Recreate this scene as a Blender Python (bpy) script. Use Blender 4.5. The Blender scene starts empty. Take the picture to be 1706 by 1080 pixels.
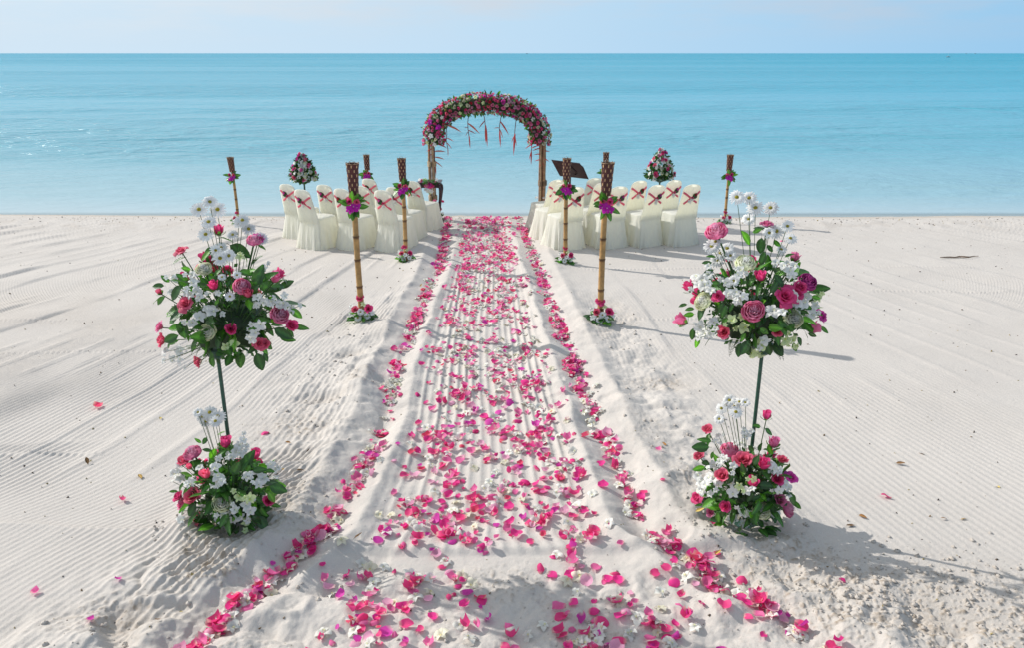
import bpy, math, random
import numpy as np
from mathutils import Matrix, Vector, Quaternion
random.seed(7); RNG = np.random.default_rng(7)
S = bpy.context.scene
COL = S.collection
PI = math.pi

# ------------------------------------------------------------------ camera, sky, sun, exposure
H = 2.8; F = 1327.0; TH = math.atan(452 / F)
cam_d = bpy.data.cameras.new("camera"); cam = bpy.data.objects.new("camera", cam_d); COL.objects.link(cam)
cam.location = (0, 0, H); cam.rotation_euler = (PI / 2 - TH, 0, 0)
cam_d.sensor_width = 36; cam_d.lens = 36 * F / 1706; cam_d.clip_start = .05; cam_d.clip_end = 60000
S.camera = cam
SUNV = Vector((-2.2, 1.03, 1.70)).normalized()          # towards the sun
ELEV = math.asin(SUNV.z); AZ = math.atan2(SUNV.x, SUNV.y)
world = bpy.data.worlds.new("World"); S.world = world; world.use_nodes = True
wn = world.node_tree.nodes; wl = world.node_tree.links
bg = wn["Background"]; sky = wn.new("ShaderNodeTexSky"); sky.sky_type = 'NISHITA'; sky.sun_disc = False
sky.sun_elevation = ELEV; sky.sun_rotation = AZ; sky.air_density = 1.0; sky.dust_density = .6; sky.ozone_density = 3.5
tc = wn.new("ShaderNodeTexCoord"); sxyz = wn.new("ShaderNodeSeparateXYZ"); wl.new(tc.outputs['Generated'], sxyz.inputs[0])
def wmath(op, a, b=None):
    m = wn.new("ShaderNodeMath"); m.operation = op
    for i, v in enumerate((a, b)):
        if v is None: continue
        if isinstance(v, (int, float)): m.inputs[i].default_value = v
        else: wl.new(v, m.inputs[i])
    return m.outputs[0]
def wrange(src, a, b, c, d):
    m = wn.new("ShaderNodeMapRange"); wl.new(src, m.inputs[0])
    for i, v in enumerate((a, b, c, d)): m.inputs[i + 1].default_value = v
    return m.outputs[0]
SKYS = .135
# pale marine haze low in the sky, whiter towards the sun and bluer away from it
dot = wn.new("ShaderNodeVectorMath"); dot.operation = 'DOT_PRODUCT'; wl.new(tc.outputs['Generated'], dot.inputs[0])
dot.inputs[1].default_value = Vector((SUNV.x, SUNV.y, 0)).normalized()
hr = wn.new("ShaderNodeValToRGB"); wl.new(wrange(dot.outputs['Value'], -1, 1, 0, 1), hr.inputs[0])
HCOL = [(0, (.20, .45, .74)), (.43, (.32, .59, .85)), (.71, (.53, .73, .91)), (.925, (.66, .80, .92)), (1, (.72, .84, .93))]
he = hr.color_ramp.elements; he[0].position = 0; he[0].color = (*HCOL[0][1], 1); he[1].position = 1; he[1].color = (*HCOL[-1][1], 1)
for p_, c_ in HCOL[1:-1]:
    q_ = he.new(p_); q_.color = (*c_, 1)
sc_ = wn.new("ShaderNodeVectorMath"); sc_.operation = 'SCALE'; wl.new(hr.outputs[0], sc_.inputs[0]); sc_.inputs['Scale'].default_value = 1 / SKYS
tint = wn.new("ShaderNodeMix"); tint.data_type = 'RGBA'; wl.new(wrange(sxyz.outputs[2], 0.02, .65, 1, .42), tint.inputs[0])
wl.new(sky.outputs[0], tint.inputs[6]); wl.new(sc_.outputs[0], tint.inputs[7])
mp = wn.new("ShaderNodeMapping"); mp.inputs['Scale'].default_value = (1.6, 1.6, 9); wl.new(tc.outputs['Generated'], mp.inputs[0])
no = wn.new("ShaderNodeTexNoise"); no.inputs['Scale'].default_value = 2.4; no.inputs['Detail'].default_value = 8; no.inputs['Roughness'].default_value = .6
wl.new(mp.outputs[0], no.inputs[0])
cl = wmath('MULTIPLY', wrange(no.outputs[0], .44, .68, 0, .75), wrange(sxyz.outputs[2], .008, .05, 0, 1))
cl = wmath('MAXIMUM', cl, wmath('MULTIPLY', wrange(no.outputs[0], .25, .60, .35, .85), wrange(sxyz.outputs[2], .12, .45, 0, 1)))
mx = wn.new("ShaderNodeMix"); mx.data_type = 'RGBA'; pass
dot2 = wn.new("ShaderNodeVectorMath"); dot2.operation = 'DOT_PRODUCT'; wl.new(tc.outputs['Generated'], dot2.inputs[0]); dot2.inputs[1].default_value = SUNV
cr2 = wn.new("ShaderNodeValToRGB"); wl.new(wrange(dot2.outputs['Value'], -1, 1, 0, 1), cr2.inputs[0])
CCOL = [(0, (.34, .39, .46)), (.40, (.48, .56, .68)), (.72, (.66, .71, .77)), (.88, (.88, .88, .88)), (1, (1, 1, .98))]
ce = cr2.color_ramp.elements; ce[0].position = 0; ce[0].color = (*CCOL[0][1], 1); ce[1].position = 1; ce[1].color = (*CCOL[-1][1], 1)
for p_, c_ in CCOL[1:-1]:
    q_ = ce.new(p_); q_.color = (*c_, 1)
sc2 = wn.new("ShaderNodeVectorMath"); sc2.operation = 'SCALE'; wl.new(cr2.outputs[0], sc2.inputs[0]); sc2.inputs['Scale'].default_value = 1 / SKYS
wl.new(sc2.outputs[0], mx.inputs[7])
wl.new(tint.outputs[2], mx.inputs[6]); wl.new(cl, mx.inputs[0])
wl.new(mx.outputs[2], bg.inputs[0]); bg.inputs[1].default_value = SKYS
sd = bpy.data.lights.new("sun", 'SUN'); sd.energy = 4.5; sd.angle = math.radians(.55); sd.color = (1, .96, .905)
so = bpy.data.objects.new("sun", sd); COL.objects.link(so); so.location = (-20, 10, 15)
so.rotation_euler = SUNV.to_track_quat('Z', 'Y').to_euler()
S.view_settings.view_transform = 'Standard'; S.view_settings.look = 'None'; S.view_settings.gamma = 1
S.view_settings.use_curve_mapping = False; S.view_settings.exposure = 0.0

# ------------------------------------------------------------------ helpers
def ray(px, py):
    a = (px - 853) / F; b = -(py - 540) / F
    return np.array([a, math.cos(TH) + b * math.sin(TH), -math.sin(TH) + b * math.cos(TH)])
def ground(px, py, z=0.0):
    d = ray(px, py); t = (z - H) / d[2]
    return Vector((d[0] * t, d[1] * t, z))
def at_y(px, py, Y):
    d = ray(px, py); t = Y / d[1]
    return Vector((d[0] * t, Y, H + d[2] * t))
def ppm(Y, z=0):                                   # photo pixels per metre near that point
    return F / (Y * math.cos(TH) + (H - z) * math.sin(TH))

class Geo:
    def __init__(s): s.v = []; s.q = []; s.c = []; s.m = []; s.n = 0
    def add(s, P, faces, col=(1, 1, 1), mi=0):
        P = np.asarray(P, float).reshape(-1, 3); k = len(P)
        c = np.asarray(col, float)
        if c.ndim == 1: c = np.tile(c[:3], (k, 1))
        s.v.append(P); s.c.append(c[:, :3])
        f = np.asarray(faces, int)
        s.q.append(f + s.n); s.m.append(np.full(len(f), mi)); s.n += k
        return s
    def geo(s, g, M=None, mi=None, colmul=None):
        V = np.concatenate(g.v)
        if M is not None:
            A = np.array(M); V = V @ A[:3, :3].T + A[:3, 3]
        C_ = np.concatenate(g.c)
        if colmul is not None: C_ = np.clip(C_ * np.asarray(colmul), 0, 1)
        s.v.append(V); s.c.append(C_)
        for f, m in zip(g.q, g.m):
            s.q.append(f + s.n); s.m.append(m if mi is None else np.full(len(m), mi))
        s.n += len(V)
        return s
    def grid(s, P, col=(1, 1, 1), mi=0, wrap=False):
        P = np.asarray(P, float); nu, nv = P.shape[:2]
        i = np.arange(nu - (0 if wrap else 1)); j = np.arange(nv - 1)
        I, J = np.meshgrid(i, j, indexing='ij'); I2 = (I + 1) % nu
        f = np.stack([I * nv + J, I2 * nv + J, I2 * nv + J + 1, I * nv + J + 1], -1).reshape(-1, 4)
        c = np.asarray(col, float)
        if c.ndim == 3: c = c.reshape(-1, 3)
        return s.add(P.reshape(-1, 3), f, c, mi)
    def box(s, c, d, col=(1, 1, 1), mi=0, M=None):
        P = np.array([[x, y, z] for x in (-1, 1) for y in (-1, 1) for z in (-1, 1)]) * np.array(d) / 2
        P = P + np.array(c)
        if M is not None:
            A = np.array(M); P = P @ A[:3, :3].T + A[:3, 3]
        return s.add(P, [[0, 1, 3, 2], [4, 6, 7, 5], [0, 4, 5, 1], [2, 3, 7, 6], [0, 2, 6, 4], [1, 5, 7, 3]], col, mi)
    def tube(s, pts, rad, n=6, col=(1, 1, 1), mi=0, cap=True):
        pts = [Vector(p) for p in pts]; k = len(pts)
        if not hasattr(rad, '__len__'): rad = [rad] * k
        P = np.zeros((n, k, 3)); up = Vector((0.123, .97, .21))
        for j in range(k):
            d = (pts[min(j + 1, k - 1)] - pts[max(j - 1, 0)]).normalized()
            if abs(d.dot(up)) > .95: up = Vector((1, .1, 0))
            a = d.cross(up).normalized(); b = d.cross(a)
            for i in range(n):
                t = 2 * PI * i / n; P[i, j] = pts[j] + (a * math.cos(t) + b * math.sin(t)) * rad[j]
        s.grid(P, col, mi, wrap=True)
        if cap:
            for j in (0, k - 1):
                ring = P[:, j]; c = ring.mean(0)
                V = np.vstack([ring, c]); f = [[i, (i + 1) % n, n, n] for i in range(n)]
                s.add(V, [[a, b, c_, c_] for a, b, c_, _ in f], col, mi)
        return s
    def mesh(s, name, mats, smooth=True):
        V = np.concatenate(s.v); Cc = np.concatenate(s.c)
        fv = []; ls = []; lt = []; mi = []; p = 0
        me = bpy.data.meshes.new(name)
        for q, m in zip(s.q, s.m):
            if q.shape[1] == 4:
                deg = q[:, 2] == q[:, 3]
                for sub, mm in ((q[~deg], m[~deg]), (q[deg][:, :3], m[deg])):
                    if len(sub):
                        w = sub.shape[1]
                        fv.append(sub.ravel()); ls.append(p + np.arange(len(sub)) * w); lt.append(np.full(len(sub), w)); mi.append(mm); p += sub.size
            else:
                w = q.shape[1]; fv.append(q.ravel()); ls.append(p + np.arange(len(q)) * w); lt.append(np.full(len(q), w)); mi.append(m); p += q.size
        fv = np.concatenate(fv); ls = np.concatenate(ls); lt = np.concatenate(lt); mi = np.concatenate(mi)
        me.vertices.add(len(V)); me.vertices.foreach_set("co", V.astype(np.float32).ravel())
        me.loops.add(len(fv)); me.loops.foreach_set("vertex_index", fv.astype(np.int32))
        me.polygons.add(len(ls)); me.polygons.foreach_set("loop_start", ls.astype(np.int32)); me.polygons.foreach_set("loop_total", lt.astype(np.int32))
        me.polygons.foreach_set("material_index", mi.astype(np.int32))
        me.polygons.foreach_set("use_smooth", np.full(len(ls), smooth))
        me.update(calc_edges=True)
        a = me.color_attributes.new("Col", 'FLOAT_COLOR', 'POINT')
        a.data.foreach_set("color", np.hstack([Cc, np.ones((len(Cc), 1))]).astype(np.float32).ravel())
        if not isinstance(mats, (list, tuple)): mats = [mats]
        for m in mats: me.materials.append(m)
        return me

def link(name, me, parent=None, M=None, loc=None):
    o = bpy.data.objects.new(name, me); COL.objects.link(o)
    if parent is not None: o.parent = parent
    if M is not None:
        l, r, sc = M.decompose(); o.location = l; o.rotation_mode = 'QUATERNION'; o.rotation_quaternion = r; o.scale = sc
    if loc is not None: o.location = loc
    return o
def tag(o, label, cat, group=None):
    o['label'] = label; o['category'] = cat
    if group: o['group'] = group
    return o
def thing(name, label, cat, loc, group=None, rz=0):
    o = bpy.data.objects.new(name, None); COL.objects.link(o); o.location = loc; o.rotation_euler = (0, 0, rz)
    o.empty_display_size = .1
    return tag(o, label, cat, group)
def frame(loc, z, roll=0.0, sc=1.0):
    q = Vector(z).normalized().to_track_quat('Z', 'Y') @ Quaternion((0, 0, 1), roll)
    return Matrix.Translation(Vector(loc)) @ q.to_matrix().to_4x4() @ Matrix.Scale(sc, 4)
def rv(): return Vector(RNG.normal(size=3))

# ------------------------------------------------------------------ materials
def newmat(name):
    m = bpy.data.materials.new(name); m.use_nodes = True
    nt = m.node_tree; return m, nt.nodes, nt.links, nt.nodes['Principled BSDF']
def noise(n, l, scale, detail=4, rough=.55, vec=None, dist=0):
    t = n.new("ShaderNodeTexNoise"); t.inputs['Scale'].default_value = scale; t.inputs['Detail'].default_value = detail
    t.inputs['Roughness'].default_value = rough; t.inputs['Distortion'].default_value = dist
    if vec is not None: l.new(vec, t.inputs['Vector'])
    return t
def mrange(n, l, src, a, b, c, d):
    t = n.new("ShaderNodeMapRange"); l.new(src, t.inputs[0])
    for i, x in enumerate((a, b, c, d)): t.inputs[i + 1].default_value = x
    return t.outputs[0]
def mixc(n, l, fac, a, b, mode='MIX'):
    t = n.new("ShaderNodeMix"); t.data_type = 'RGBA'; t.blend_type = mode
    for s_, i in ((fac, 0), (a, 6), (b, 7)):
        if isinstance(s_, bpy.types.NodeSocket): l.new(s_, t.inputs[i])
        else: t.inputs[i].default_value = s_ if i == 0 else (*s_[:3], 1)
    return t.outputs[2]
def objco(n): return n.new("ShaderNodeTexCoord").outputs['Object']
def colmat(name, rough=.55, trans=.3, var=.25, spec=.35, bump=.0, bs=60, transmul=(1, 1, 1), sheen=0, nscale=30):
    m, n, l, b = newmat(name)
    a = n.new("ShaderNodeAttribute"); a.attribute_name = "Col"
    t = noise(n, l, nscale, 4, .6, objco(n)); oi = n.new("ShaderNodeObjectInfo")
    f = mrange(n, l, t.outputs[0], .3, .7, 1 - var, 1 + var * .4)
    f2 = mrange(n, l, oi.outputs['Random'], 0, 1, .86, 1.1)
    mm = n.new("ShaderNodeMath"); mm.operation = 'MULTIPLY'; l.new(f, mm.inputs[0]); l.new(f2, mm.inputs[1])
    cb = n.new("ShaderNodeCombineColor"); [l.new(mm.outputs[0], cb.inputs[i]) for i in range(3)]
    c = mixc(n, l, 1.0, a.outputs['Color'], cb.outputs[0], 'MULTIPLY')
    l.new(c, b.inputs['Base Color']); b.inputs['Roughness'].default_value = rough; b.inputs['Specular IOR Level'].default_value = spec
    if sheen: b.inputs['Sheen Weight'].default_value = sheen
    if bump:
        bn = n.new("ShaderNodeBump"); bn.inputs['Strength'].default_value = bump; bn.inputs['Distance'].default_value = .004
        t2 = noise(n, l, bs, 3, .6, objco(n)); l.new(t2.outputs[0], bn.inputs['Height']); l.new(bn.outputs[0], b.inputs['Normal'])
    if trans:
        tr = n.new("ShaderNodeBsdfTranslucent"); c2 = mixc(n, l, 1.0, c, transmul, 'MULTIPLY'); l.new(c2, tr.inputs[0])
        ms = n.new("ShaderNodeMixShader"); ms.inputs[0].default_value = trans
        l.new(b.outputs[0], ms.inputs[1]); l.new(tr.outputs[0], ms.inputs[2]); l.new(ms.outputs[0], n['Material Output'].inputs[0])
    return m
M_PET = colmat("flower_petal", .5, .46, .14, .3, .25, 90)
M_WHT = colmat("white_petal", .5, .30, .10, .3, .2, 80)
M_LEAF = colmat("leaf", .30, .36, .35, .6, .35, 70, (1.7, 2.0, .6))
M_STEM = colmat("stem", .5, 0, .3)
M_WOOD = colmat("dark_wood", .35, 0, .3, .5, .2, 40)
M_WEAVE = colmat("woven_cane", .5, 0, .35, .4, .5, 120)
M_RIB = colmat("satin_ribbon", .38, .35, .12, .5, .3, 40)
M_CANE = colmat("cane", .45, 0, .45, .4, .5, 35, nscale=14)
M_CRUMB = colmat("debris", .85, 0, .5, .2)

# cloth
M_CLOTH, n, l, b = newmat("chair_cloth")
co = objco(n); mpn = n.new("ShaderNodeMapping"); mpn.inputs['Scale'].default_value = (1, 1, .16); l.new(co, mpn.inputs[0])
t = noise(n, l, 16, 4, .55, mpn.outputs[0], .6)
b.inputs['Base Color'].default_value = (.87, .87, .835, 1); b.inputs['Roughness'].default_value = .75; b.inputs['Specular IOR Level'].default_value = .2
bn = n.new("ShaderNodeBump"); bn.inputs['Strength'].default_value = .8; bn.inputs['Distance'].default_value = .035
l.new(t.outputs[0], bn.inputs['Height']); l.new(bn.outputs[0], b.inputs['Normal'])
tr = n.new("ShaderNodeBsdfTranslucent"); tr.inputs[0].default_value = (.94, .92, .75, 1); l.new(bn.outputs[0], tr.inputs['Normal'])
ms = n.new("ShaderNodeMixShader"); ms.inputs[0].default_value = .48
l.new(b.outputs[0], ms.inputs[1]); l.new(tr.outputs[0], ms.inputs[2]); l.new(ms.outputs[0], n['Material Output'].inputs[0])

# sand
M_SAND, n, l, b = newmat("sand")
co = n.new("ShaderNodeTexCoord").outputs['Object']
at = n.new("ShaderNodeAttribute"); at.attribute_name = "Col"        # r: damp crumbled sand, g: wet shore, b: spare
sep = n.new("ShaderNodeSeparateColor"); l.new(at.outputs['Color'], sep.inputs[0])
big = noise(n, l, .9, 4, .6, co); fine = noise(n, l, 260, 2, .7, co); mid = noise(n, l, 34, 4, .65, co)
c = mixc(n, l, mrange(n, l, big.outputs[0], .3, .7, 0, 1), (.550, .508, .466), (.612, .570, .527))
c = mixc(n, l, mrange(n, l, fine.outputs[0], .35, .7, 0, 1), c, (.48, .445, .405))
spk = noise(n, l, 520, 1, .5, co)
c = mixc(n, l, mrange(n, l, spk.outputs[0], .69, .75, 0, .55), c, (.20, .17, .15))
fm = n.new("ShaderNodeMath"); fm.operation = 'MULTIPLY'; l.new(sep.outputs[0], fm.inputs[0]); l.new(mrange(n, l, mid.outputs[0], .38, .62, .35, 1), fm.inputs[1])
c = mixc(n, l, fm.outputs[0], c, (.33, .27, .21))
c = mixc(n, l, sep.outputs[1], c, (.44, .38, .31))
l.new(c, b.inputs['Base Color']); b.inputs['Roughness'].default_value = .9; b.inputs['Specular IOR Level'].default_value = .15
hb = n.new("ShaderNodeMath"); hb.operation = 'ADD'; l.new(fine.outputs[0], hb.inputs[0])
m3 = n.new("ShaderNodeMath"); m3.operation = 'MULTIPLY'; l.new(mid.outputs[0], m3.inputs[0]); m3.inputs[1].default_value = 2.2; l.new(m3.outputs[0], hb.inputs[1])
bn = n.new("ShaderNodeBump"); bn.inputs['Strength'].default_value = .55; bn.inputs['Distance'].default_value = .004
l.new(hb.outputs[0], bn.inputs['Height']); l.new(bn.outputs[0], b.inputs['Normal'])

# sea
M_SEA, n, l, b = newmat("sea_water")
geo = n.new("ShaderNodeNewGeometry"); sx = n.new("ShaderNodeSeparateXYZ"); l.new(geo.outputs['Position'], sx.inputs[0])
pos = geo.outputs['Position']
def mapped(sc):
    m_ = n.new("ShaderNodeMapping"); m_.inputs['Scale'].default_value = sc; l.new(pos, m_.inputs[0]); return m_.outputs[0]
lg = n.new("ShaderNodeMath"); lg.operation = 'LOGARITHM'; l.new(sx.outputs[1], lg.inputs[0]); lg.inputs[1].default_value = 10
ramp = n.new("ShaderNodeValToRGB"); l.new(mrange(n, l, lg.outputs[0], 1.15, 3.4, 0, 1), ramp.inputs[0])
e = ramp.color_ramp.elements
SEA_C = [(0, (.50, .54, .54)), (.035, (.30, .45, .48)), (.12, (.11, .37, .45)), (.30, (.018, .32, .44)), (.60, (.002, .29, .42)), (1, (.0, .27, .40))]
e[0].position = 0; e[0].color = (*SEA_C[0][1], 1); e[1].position = 1; e[1].color = (*SEA_C[-1][1], 1)
for p_, c_ in SEA_C[1:-1]:
    q = e.new(p_); q.color = (*c_, 1)
patch = noise(n, l, 1, 5, .6, mapped((.012, .05, 1)), .8)
c = mixc(n, l, mrange(n, l, patch.outputs[0], .35, .7, 0, .35), ramp.outputs[0], (.03, .30, .42))
l.new(c, b.inputs['Base Color']); b.inputs['IOR'].default_value = 1.33
l.new(mrange(n, l, lg.outputs[0], 1.35, 2.4, .33, .12), b.inputs['Specular IOR Level'])
l.new(mrange(n, l, lg.outputs[0], 1.3, 3.0, .15, .30), b.inputs['Roughness'])
w1 = noise(n, l, 1, 5, .62, mapped((1.0, 1.7, 1)), .5); w2 = noise(n, l, 1, 3, .6, mapped((3.6, 6, 1)), .3); w3 = noise(n, l, 1, 4, .6, mapped((.22, .30, 1)), .4)
calm = noise(n, l, 1, 3, .5, mapped((.0035, .017, 1)), 1.2)
calmf = mrange(n, l, calm.outputs[0], .42, .58, .25, 1)
shore = mrange(n, l, sx.outputs[1], 14.6, 24, .12, 1)
s1 = n.new("ShaderNodeMath"); s1.operation = 'MULTIPLY_ADD'; l.new(w1.outputs[0], s1.inputs[0]); s1.inputs[1].default_value = 1.0
s2 = n.new("ShaderNodeMath"); s2.operation = 'MULTIPLY'; l.new(w2.outputs[0], s2.inputs[0]); s2.inputs[1].default_value = .3; l.new(s2.outputs[0], s1.inputs[2])
s3 = n.new("ShaderNodeMath"); s3.operation = 'MULTIPLY_ADD'; l.new(w3.outputs[0], s3.inputs[0]); s3.inputs[1].default_value = 3.4; l.new(s1.outputs[0], s3.inputs[2])
am = n.new("ShaderNodeMath"); am.operation = 'MULTIPLY'; l.new(calmf, am.inputs[0]); l.new(shore, am.inputs[1])
am2 = n.new("ShaderNodeMath"); am2.operation = 'MULTIPLY'; l.new(s3.outputs[0], am2.inputs[0]); l.new(am.outputs[0], am2.inputs[1])
bn = n.new("ShaderNodeBump"); bn.inputs['Strength'].default_value = 1; bn.inputs['Distance'].default_value = .26
l.new(am2.outputs[0], bn.inputs['Height']); l.new(bn.outputs[0], b.inputs['Normal'])
trn = n.new("ShaderNodeBsdfTransparent"); trn.inputs[0].default_value = (.93, .97, .97, 1)
ms = n.new("ShaderNodeMixShader"); l.new(mrange(n, l, sx.outputs[1], 14.72, 15.0, .40, 0), ms.inputs[0])
l.new(b.outputs[0], ms.inputs[1]); l.new(trn.outputs[0], ms.inputs[2]); l.new(ms.outputs[0], n['Material Output'].inputs[0])

# ------------------------------------------------------------------ sand height field
def h2(ix, iy, s):
    v = np.sin(ix * 127.1 + iy * 311.7 + s * 74.7) * 43758.5453
    return v - np.floor(v)
def vn(x, y, s=0):
    ix = np.floor(x); iy = np.floor(y); fx = x - ix; fy = y - iy
    fx = fx * fx * fx * (fx * (fx * 6 - 15) + 10); fy = fy * fy * fy * (fy * (fy * 6 - 15) + 10)
    a = h2(ix, iy, s); b_ = h2(ix + 1, iy, s); c_ = h2(ix, iy + 1, s); d = h2(ix + 1, iy + 1, s)
    return (a * (1 - fx) + b_ * fx) * (1 - fy) + (c_ * (1 - fx) + d * fx) * fy * 1.0
def fbm(x, y, o=3, s=0):
    r = 0; a = .5; t = 0
    for k in range(o):
        r = r + a * (vn(x * 2 ** k + k * 17.3, y * 2 ** k - k * 9.1, s + k) - .5); t += a; a *= .55
    return r / t * 1.6
def ss(x, a, b_):
    t = np.clip((x - a) / (b_ - a), 0, 1); return t * t * (3 - 2 * t)
def gs(x, w): return np.exp(-(x / w) ** 2)
LGP = [(745, 366), (737, 430), (716, 480), (690, 540), (667, 610), (645, 690), (622, 750), (590, 815), (545, 888), (462, 950), (372, 1030), (300, 1100)]
RGP = [(864, 366), (885, 420), (908, 480), (935, 560), (965, 640), (1010, 740), (1050, 830), (1078, 890), (1150, 930), (1230, 985), (1330, 1045), (1430, 1110)]
def poly(P):
    q = sorted([(g.y, g.x) for g in (ground(*p) for p in P)]); return np.array([a for a, _ in q]), np.array([b_ for _, b_ in q])
LY, LX = poly(LGP); RY, RX = poly(RGP)
def xl(Y): return np.interp(Y, LY, LX)
def xr(Y): return np.interp(Y, RY, RX)
def rakeprof(ph):
    s_ = .5 + .5 * np.cos(2 * PI * ph); return s_ ** 1.5
MOUNDS = []
def cs(x, w): return np.exp(-(np.sqrt(x * x + .0004) - .02) / (w * .85))
def height(X, Y, want=False):
    X = np.asarray(X, float); Y = np.asarray(Y, float)
    dl = X - xl(Y) - .05 * fbm(X * 0 + 3, Y * 1.6, 2, 5); dr = X - xr(Y) - .05 * fbm(X * 0 + 8, Y * 1.6, 2, 6)
    inside = ss(dl, .18, .34) * (1 - ss(dr, -.34, -.18)); outl = 1 - ss(dl, -.42, -.2); outr = ss(dr, .25, .45)
    far = 1 - ss(Y, 9.5, 13.0)
    near = 1 - ss(Y, 5.5, 8.5)
    h = .020 * fbm(X * .35, Y * .35, 3, 1) + .006 * fbm(X * 2.2, Y * 2.2, 3, 2)
    # rake fans outside the aisle
    u = X * np.exp(.085 * Y) + .10 * fbm(X * .5, Y * .35, 3, 11) * 2
    left = outl; lam = .088
    ph = u / lam + .5 * fbm(X * 1.5, Y * .8, 2, 12)
    amp = .0100 * (.12 + 1.4 * np.clip(vn(X * .8, Y * .5, 13), 0, 1))
    # near left zone: turned lines, curved
    yb = 4.33 + .10 * np.sin(X * 1.3) + .10 * fbm(X * 1.2, X * 0, 2, 14) + .12 * (X + 2.2)
    zb = 1 - ss(Y, yb - .02, yb + .02)
    u2 = (X - .62 * (Y - 4.0) - .10 * (Y - 4) ** 2); ph2 = u2 / .056 + .6 * fbm(X * 1.3, Y * 1.3, 2, 15)
    zm = (1 - zb) * (1 - ss(Y, 5.35 + .25 * fbm(X * .7, X * 0, 2, 16), 5.45 + .25 * fbm(X * .7, X * 0, 2, 16)))
    u3 = (X - .42 * (Y - 4.6) + .35 * np.clip(4.9 - Y, 0, 1) ** 2 * 1.6); ph3 = u3 / .057 + .5 * fbm(X * 1.3, Y * 1.2, 2, 17)
    nl = 1 - ss(X, -1.25, -.95)
    rk = rakeprof(ph) * (1 - (zb + zm) * nl) + rakeprof(ph2) * 1.9 * zb * nl + rakeprof(ph3) * 1.7 * zm * nl
    rl = (1 - ss(np.abs(Y - (8.2 + 0 * X)), 0, 30)) 
    farl = 1 - ss(Y, 8.5, 12.5)
    rk = rk * (.45 + .9 * vn(X * 2.4, Y * 1.0, 18)) * (.30 + .70 * ss(vn(X * .8, Y * .9, 20), .12, .5))
    h = h + outl * rk * amp * (.25 + .75 * farl) * 1.15
    h = h + nl * .028 * np.exp(-np.clip((yb - Y) / .16, 0, 9)) * (Y < yb) * 1.0 * ss(yb - Y, -.02, .03)
    h = h + outr * rakeprof(ph) * amp * .32 * ss(vn(X * .6, Y * .6, 19), .15, .7) * (.3 + .7 * farl)
    # seams between raked swaths (gentle rise, steep lee to the right)
    w = u / 1.75 + .35 * fbm(X * .45, Y * .4, 2, 21)
    fr = w - np.floor(w); saw = fr * (1 - ss(fr, .90, 1.0))
    sm = np.clip(.15 + 1.9 * fbm(X * .7, Y * 1.3, 2, 22), .0, 1.1)
    h = h + saw * (outl * .034 * (.10 + 1.1 * sm) + outr * .016 * (.15 + sm)) * (.12 + .88 * ss(Y, 6.2, 8.5))
    w = u * 1.0 / .8 + .5; fr = w - np.floor(w)
    h = h + (outl * .010 + outr * .006) * gs(fr - .5, .10) * ss(vn(X * .7, Y * 1.1, 24), .45, .7)
    # short cross marks left by the rake teeth
    for k, yc in enumerate((5.2, 7.35, 8.35, 9.55, 10.6)):
        yy = yc + .18 * fbm(X * .5 + k * 7, X * 0, 2, 30 + k)
        msk = ss(vn(X * .55 + k * 3.7, X * 0, 31 + k), .50, .62)
        h = h + (outl * .7 + outr) * msk * .014 * gs(Y - yy, .028) * (.3 + .7 * rakeprof(X / .052))
    # aisle
    cx = (xl(Y) + xr(Y)) / 2; ua = (X - cx) / np.maximum(.4, (xr(Y) - xl(Y)) / 1.9)
    ph = ua / .078 + .45 * fbm(ua * 2.3, Y * .25, 2, 41)
    aa = (.003 + .015 * vn(ua * 9, Y * .3, 42)) * (.45 + .9 * vn(ua * 1.7, Y * .9, 43))
    step = ss(Y, 4.02, 4.09)
    h = h + inside * step * (rakeprof(ph) * aa * (.3 + .7 * far) - .012)
    h = h - (1 - step) * (1 - ss(np.abs(X - .05), 1.3, 1.8)) * .035
    h = h + inside * .010 * gs(Y - 6.75 - .1 * np.sin(X * 3), .05)
    # kerbs of sand and the petal grooves
    nz = 1 + .75 * fbm(X * 1.3, Y * 2.0, 4, 51); hb_ = .86 * (.5 + .5 * far) * (.55 + .45 * ss(Y, 3.4, 4.4))
    h = h + hb_ * (.095 * nz * np.where(dl < -.25, cs(dl + .25, .26), cs(dl + .25, .15)) + .055 * nz * cs(dl - .17, .10) - .035 * gs(dl, .08))
    h = h + hb_ * (.056 * nz * cs(dr + .19, .10) + .070 * nz * np.where(dr > .26, cs(dr - .26, .20), cs(dr - .26, .14)) - .035 * gs(dr, .08))
    # trodden, crumbled sand beside the kerbs and in the foreground
    rl_ = gs(dl + .52, .42) * (1 - ss(Y, 6.2, 9.0)) * (X < xl(Y)); rr_ = gs(dr - .62, .30) * (1 - ss(Y, 7.5, 10))
    rf = (1 - ss(Y, 3.7, 4.05)) * (1 - ss(np.abs(X), 1.6, 2.4)) * .8
    c0 = ground(1480, 985); c1 = ground(1620, 1040)
    crz = gs(X - c0.x, .75) * gs(Y - c0.y, .28) + gs(X - c1.x, .9) * gs(Y - c1.y, .25)
    rough = np.clip(rl_ + rr_ + rf, 0, 1.2)
    lump = fbm(X * 3.1, Y * 3.1, 3, 61); lump = np.abs(lump)
    h = h + rough * (.085 * (lump - .25) + .020 * fbm(X * 11, Y * 11, 3, 62))
    pits = ss(vn(X * 2.6, Y * 2.9, 65), .66, .86)
    h = h - (rl_ + rr_ * .7) * .05 * pits
    cr_ = np.clip(rough * ss(vn(X * 2.3, Y * 2.3, 66), .5, .8) + crz, 0, 1)
    crumbs = ss(vn(X * 36, Y * 36, 63), .70, .95) * .009 + ss(vn(X * 66, Y * 66, 64), .62, .9) * .006
    h = h + cr_ * crumbs * (1 - ss(Y, 6, 9))
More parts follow.
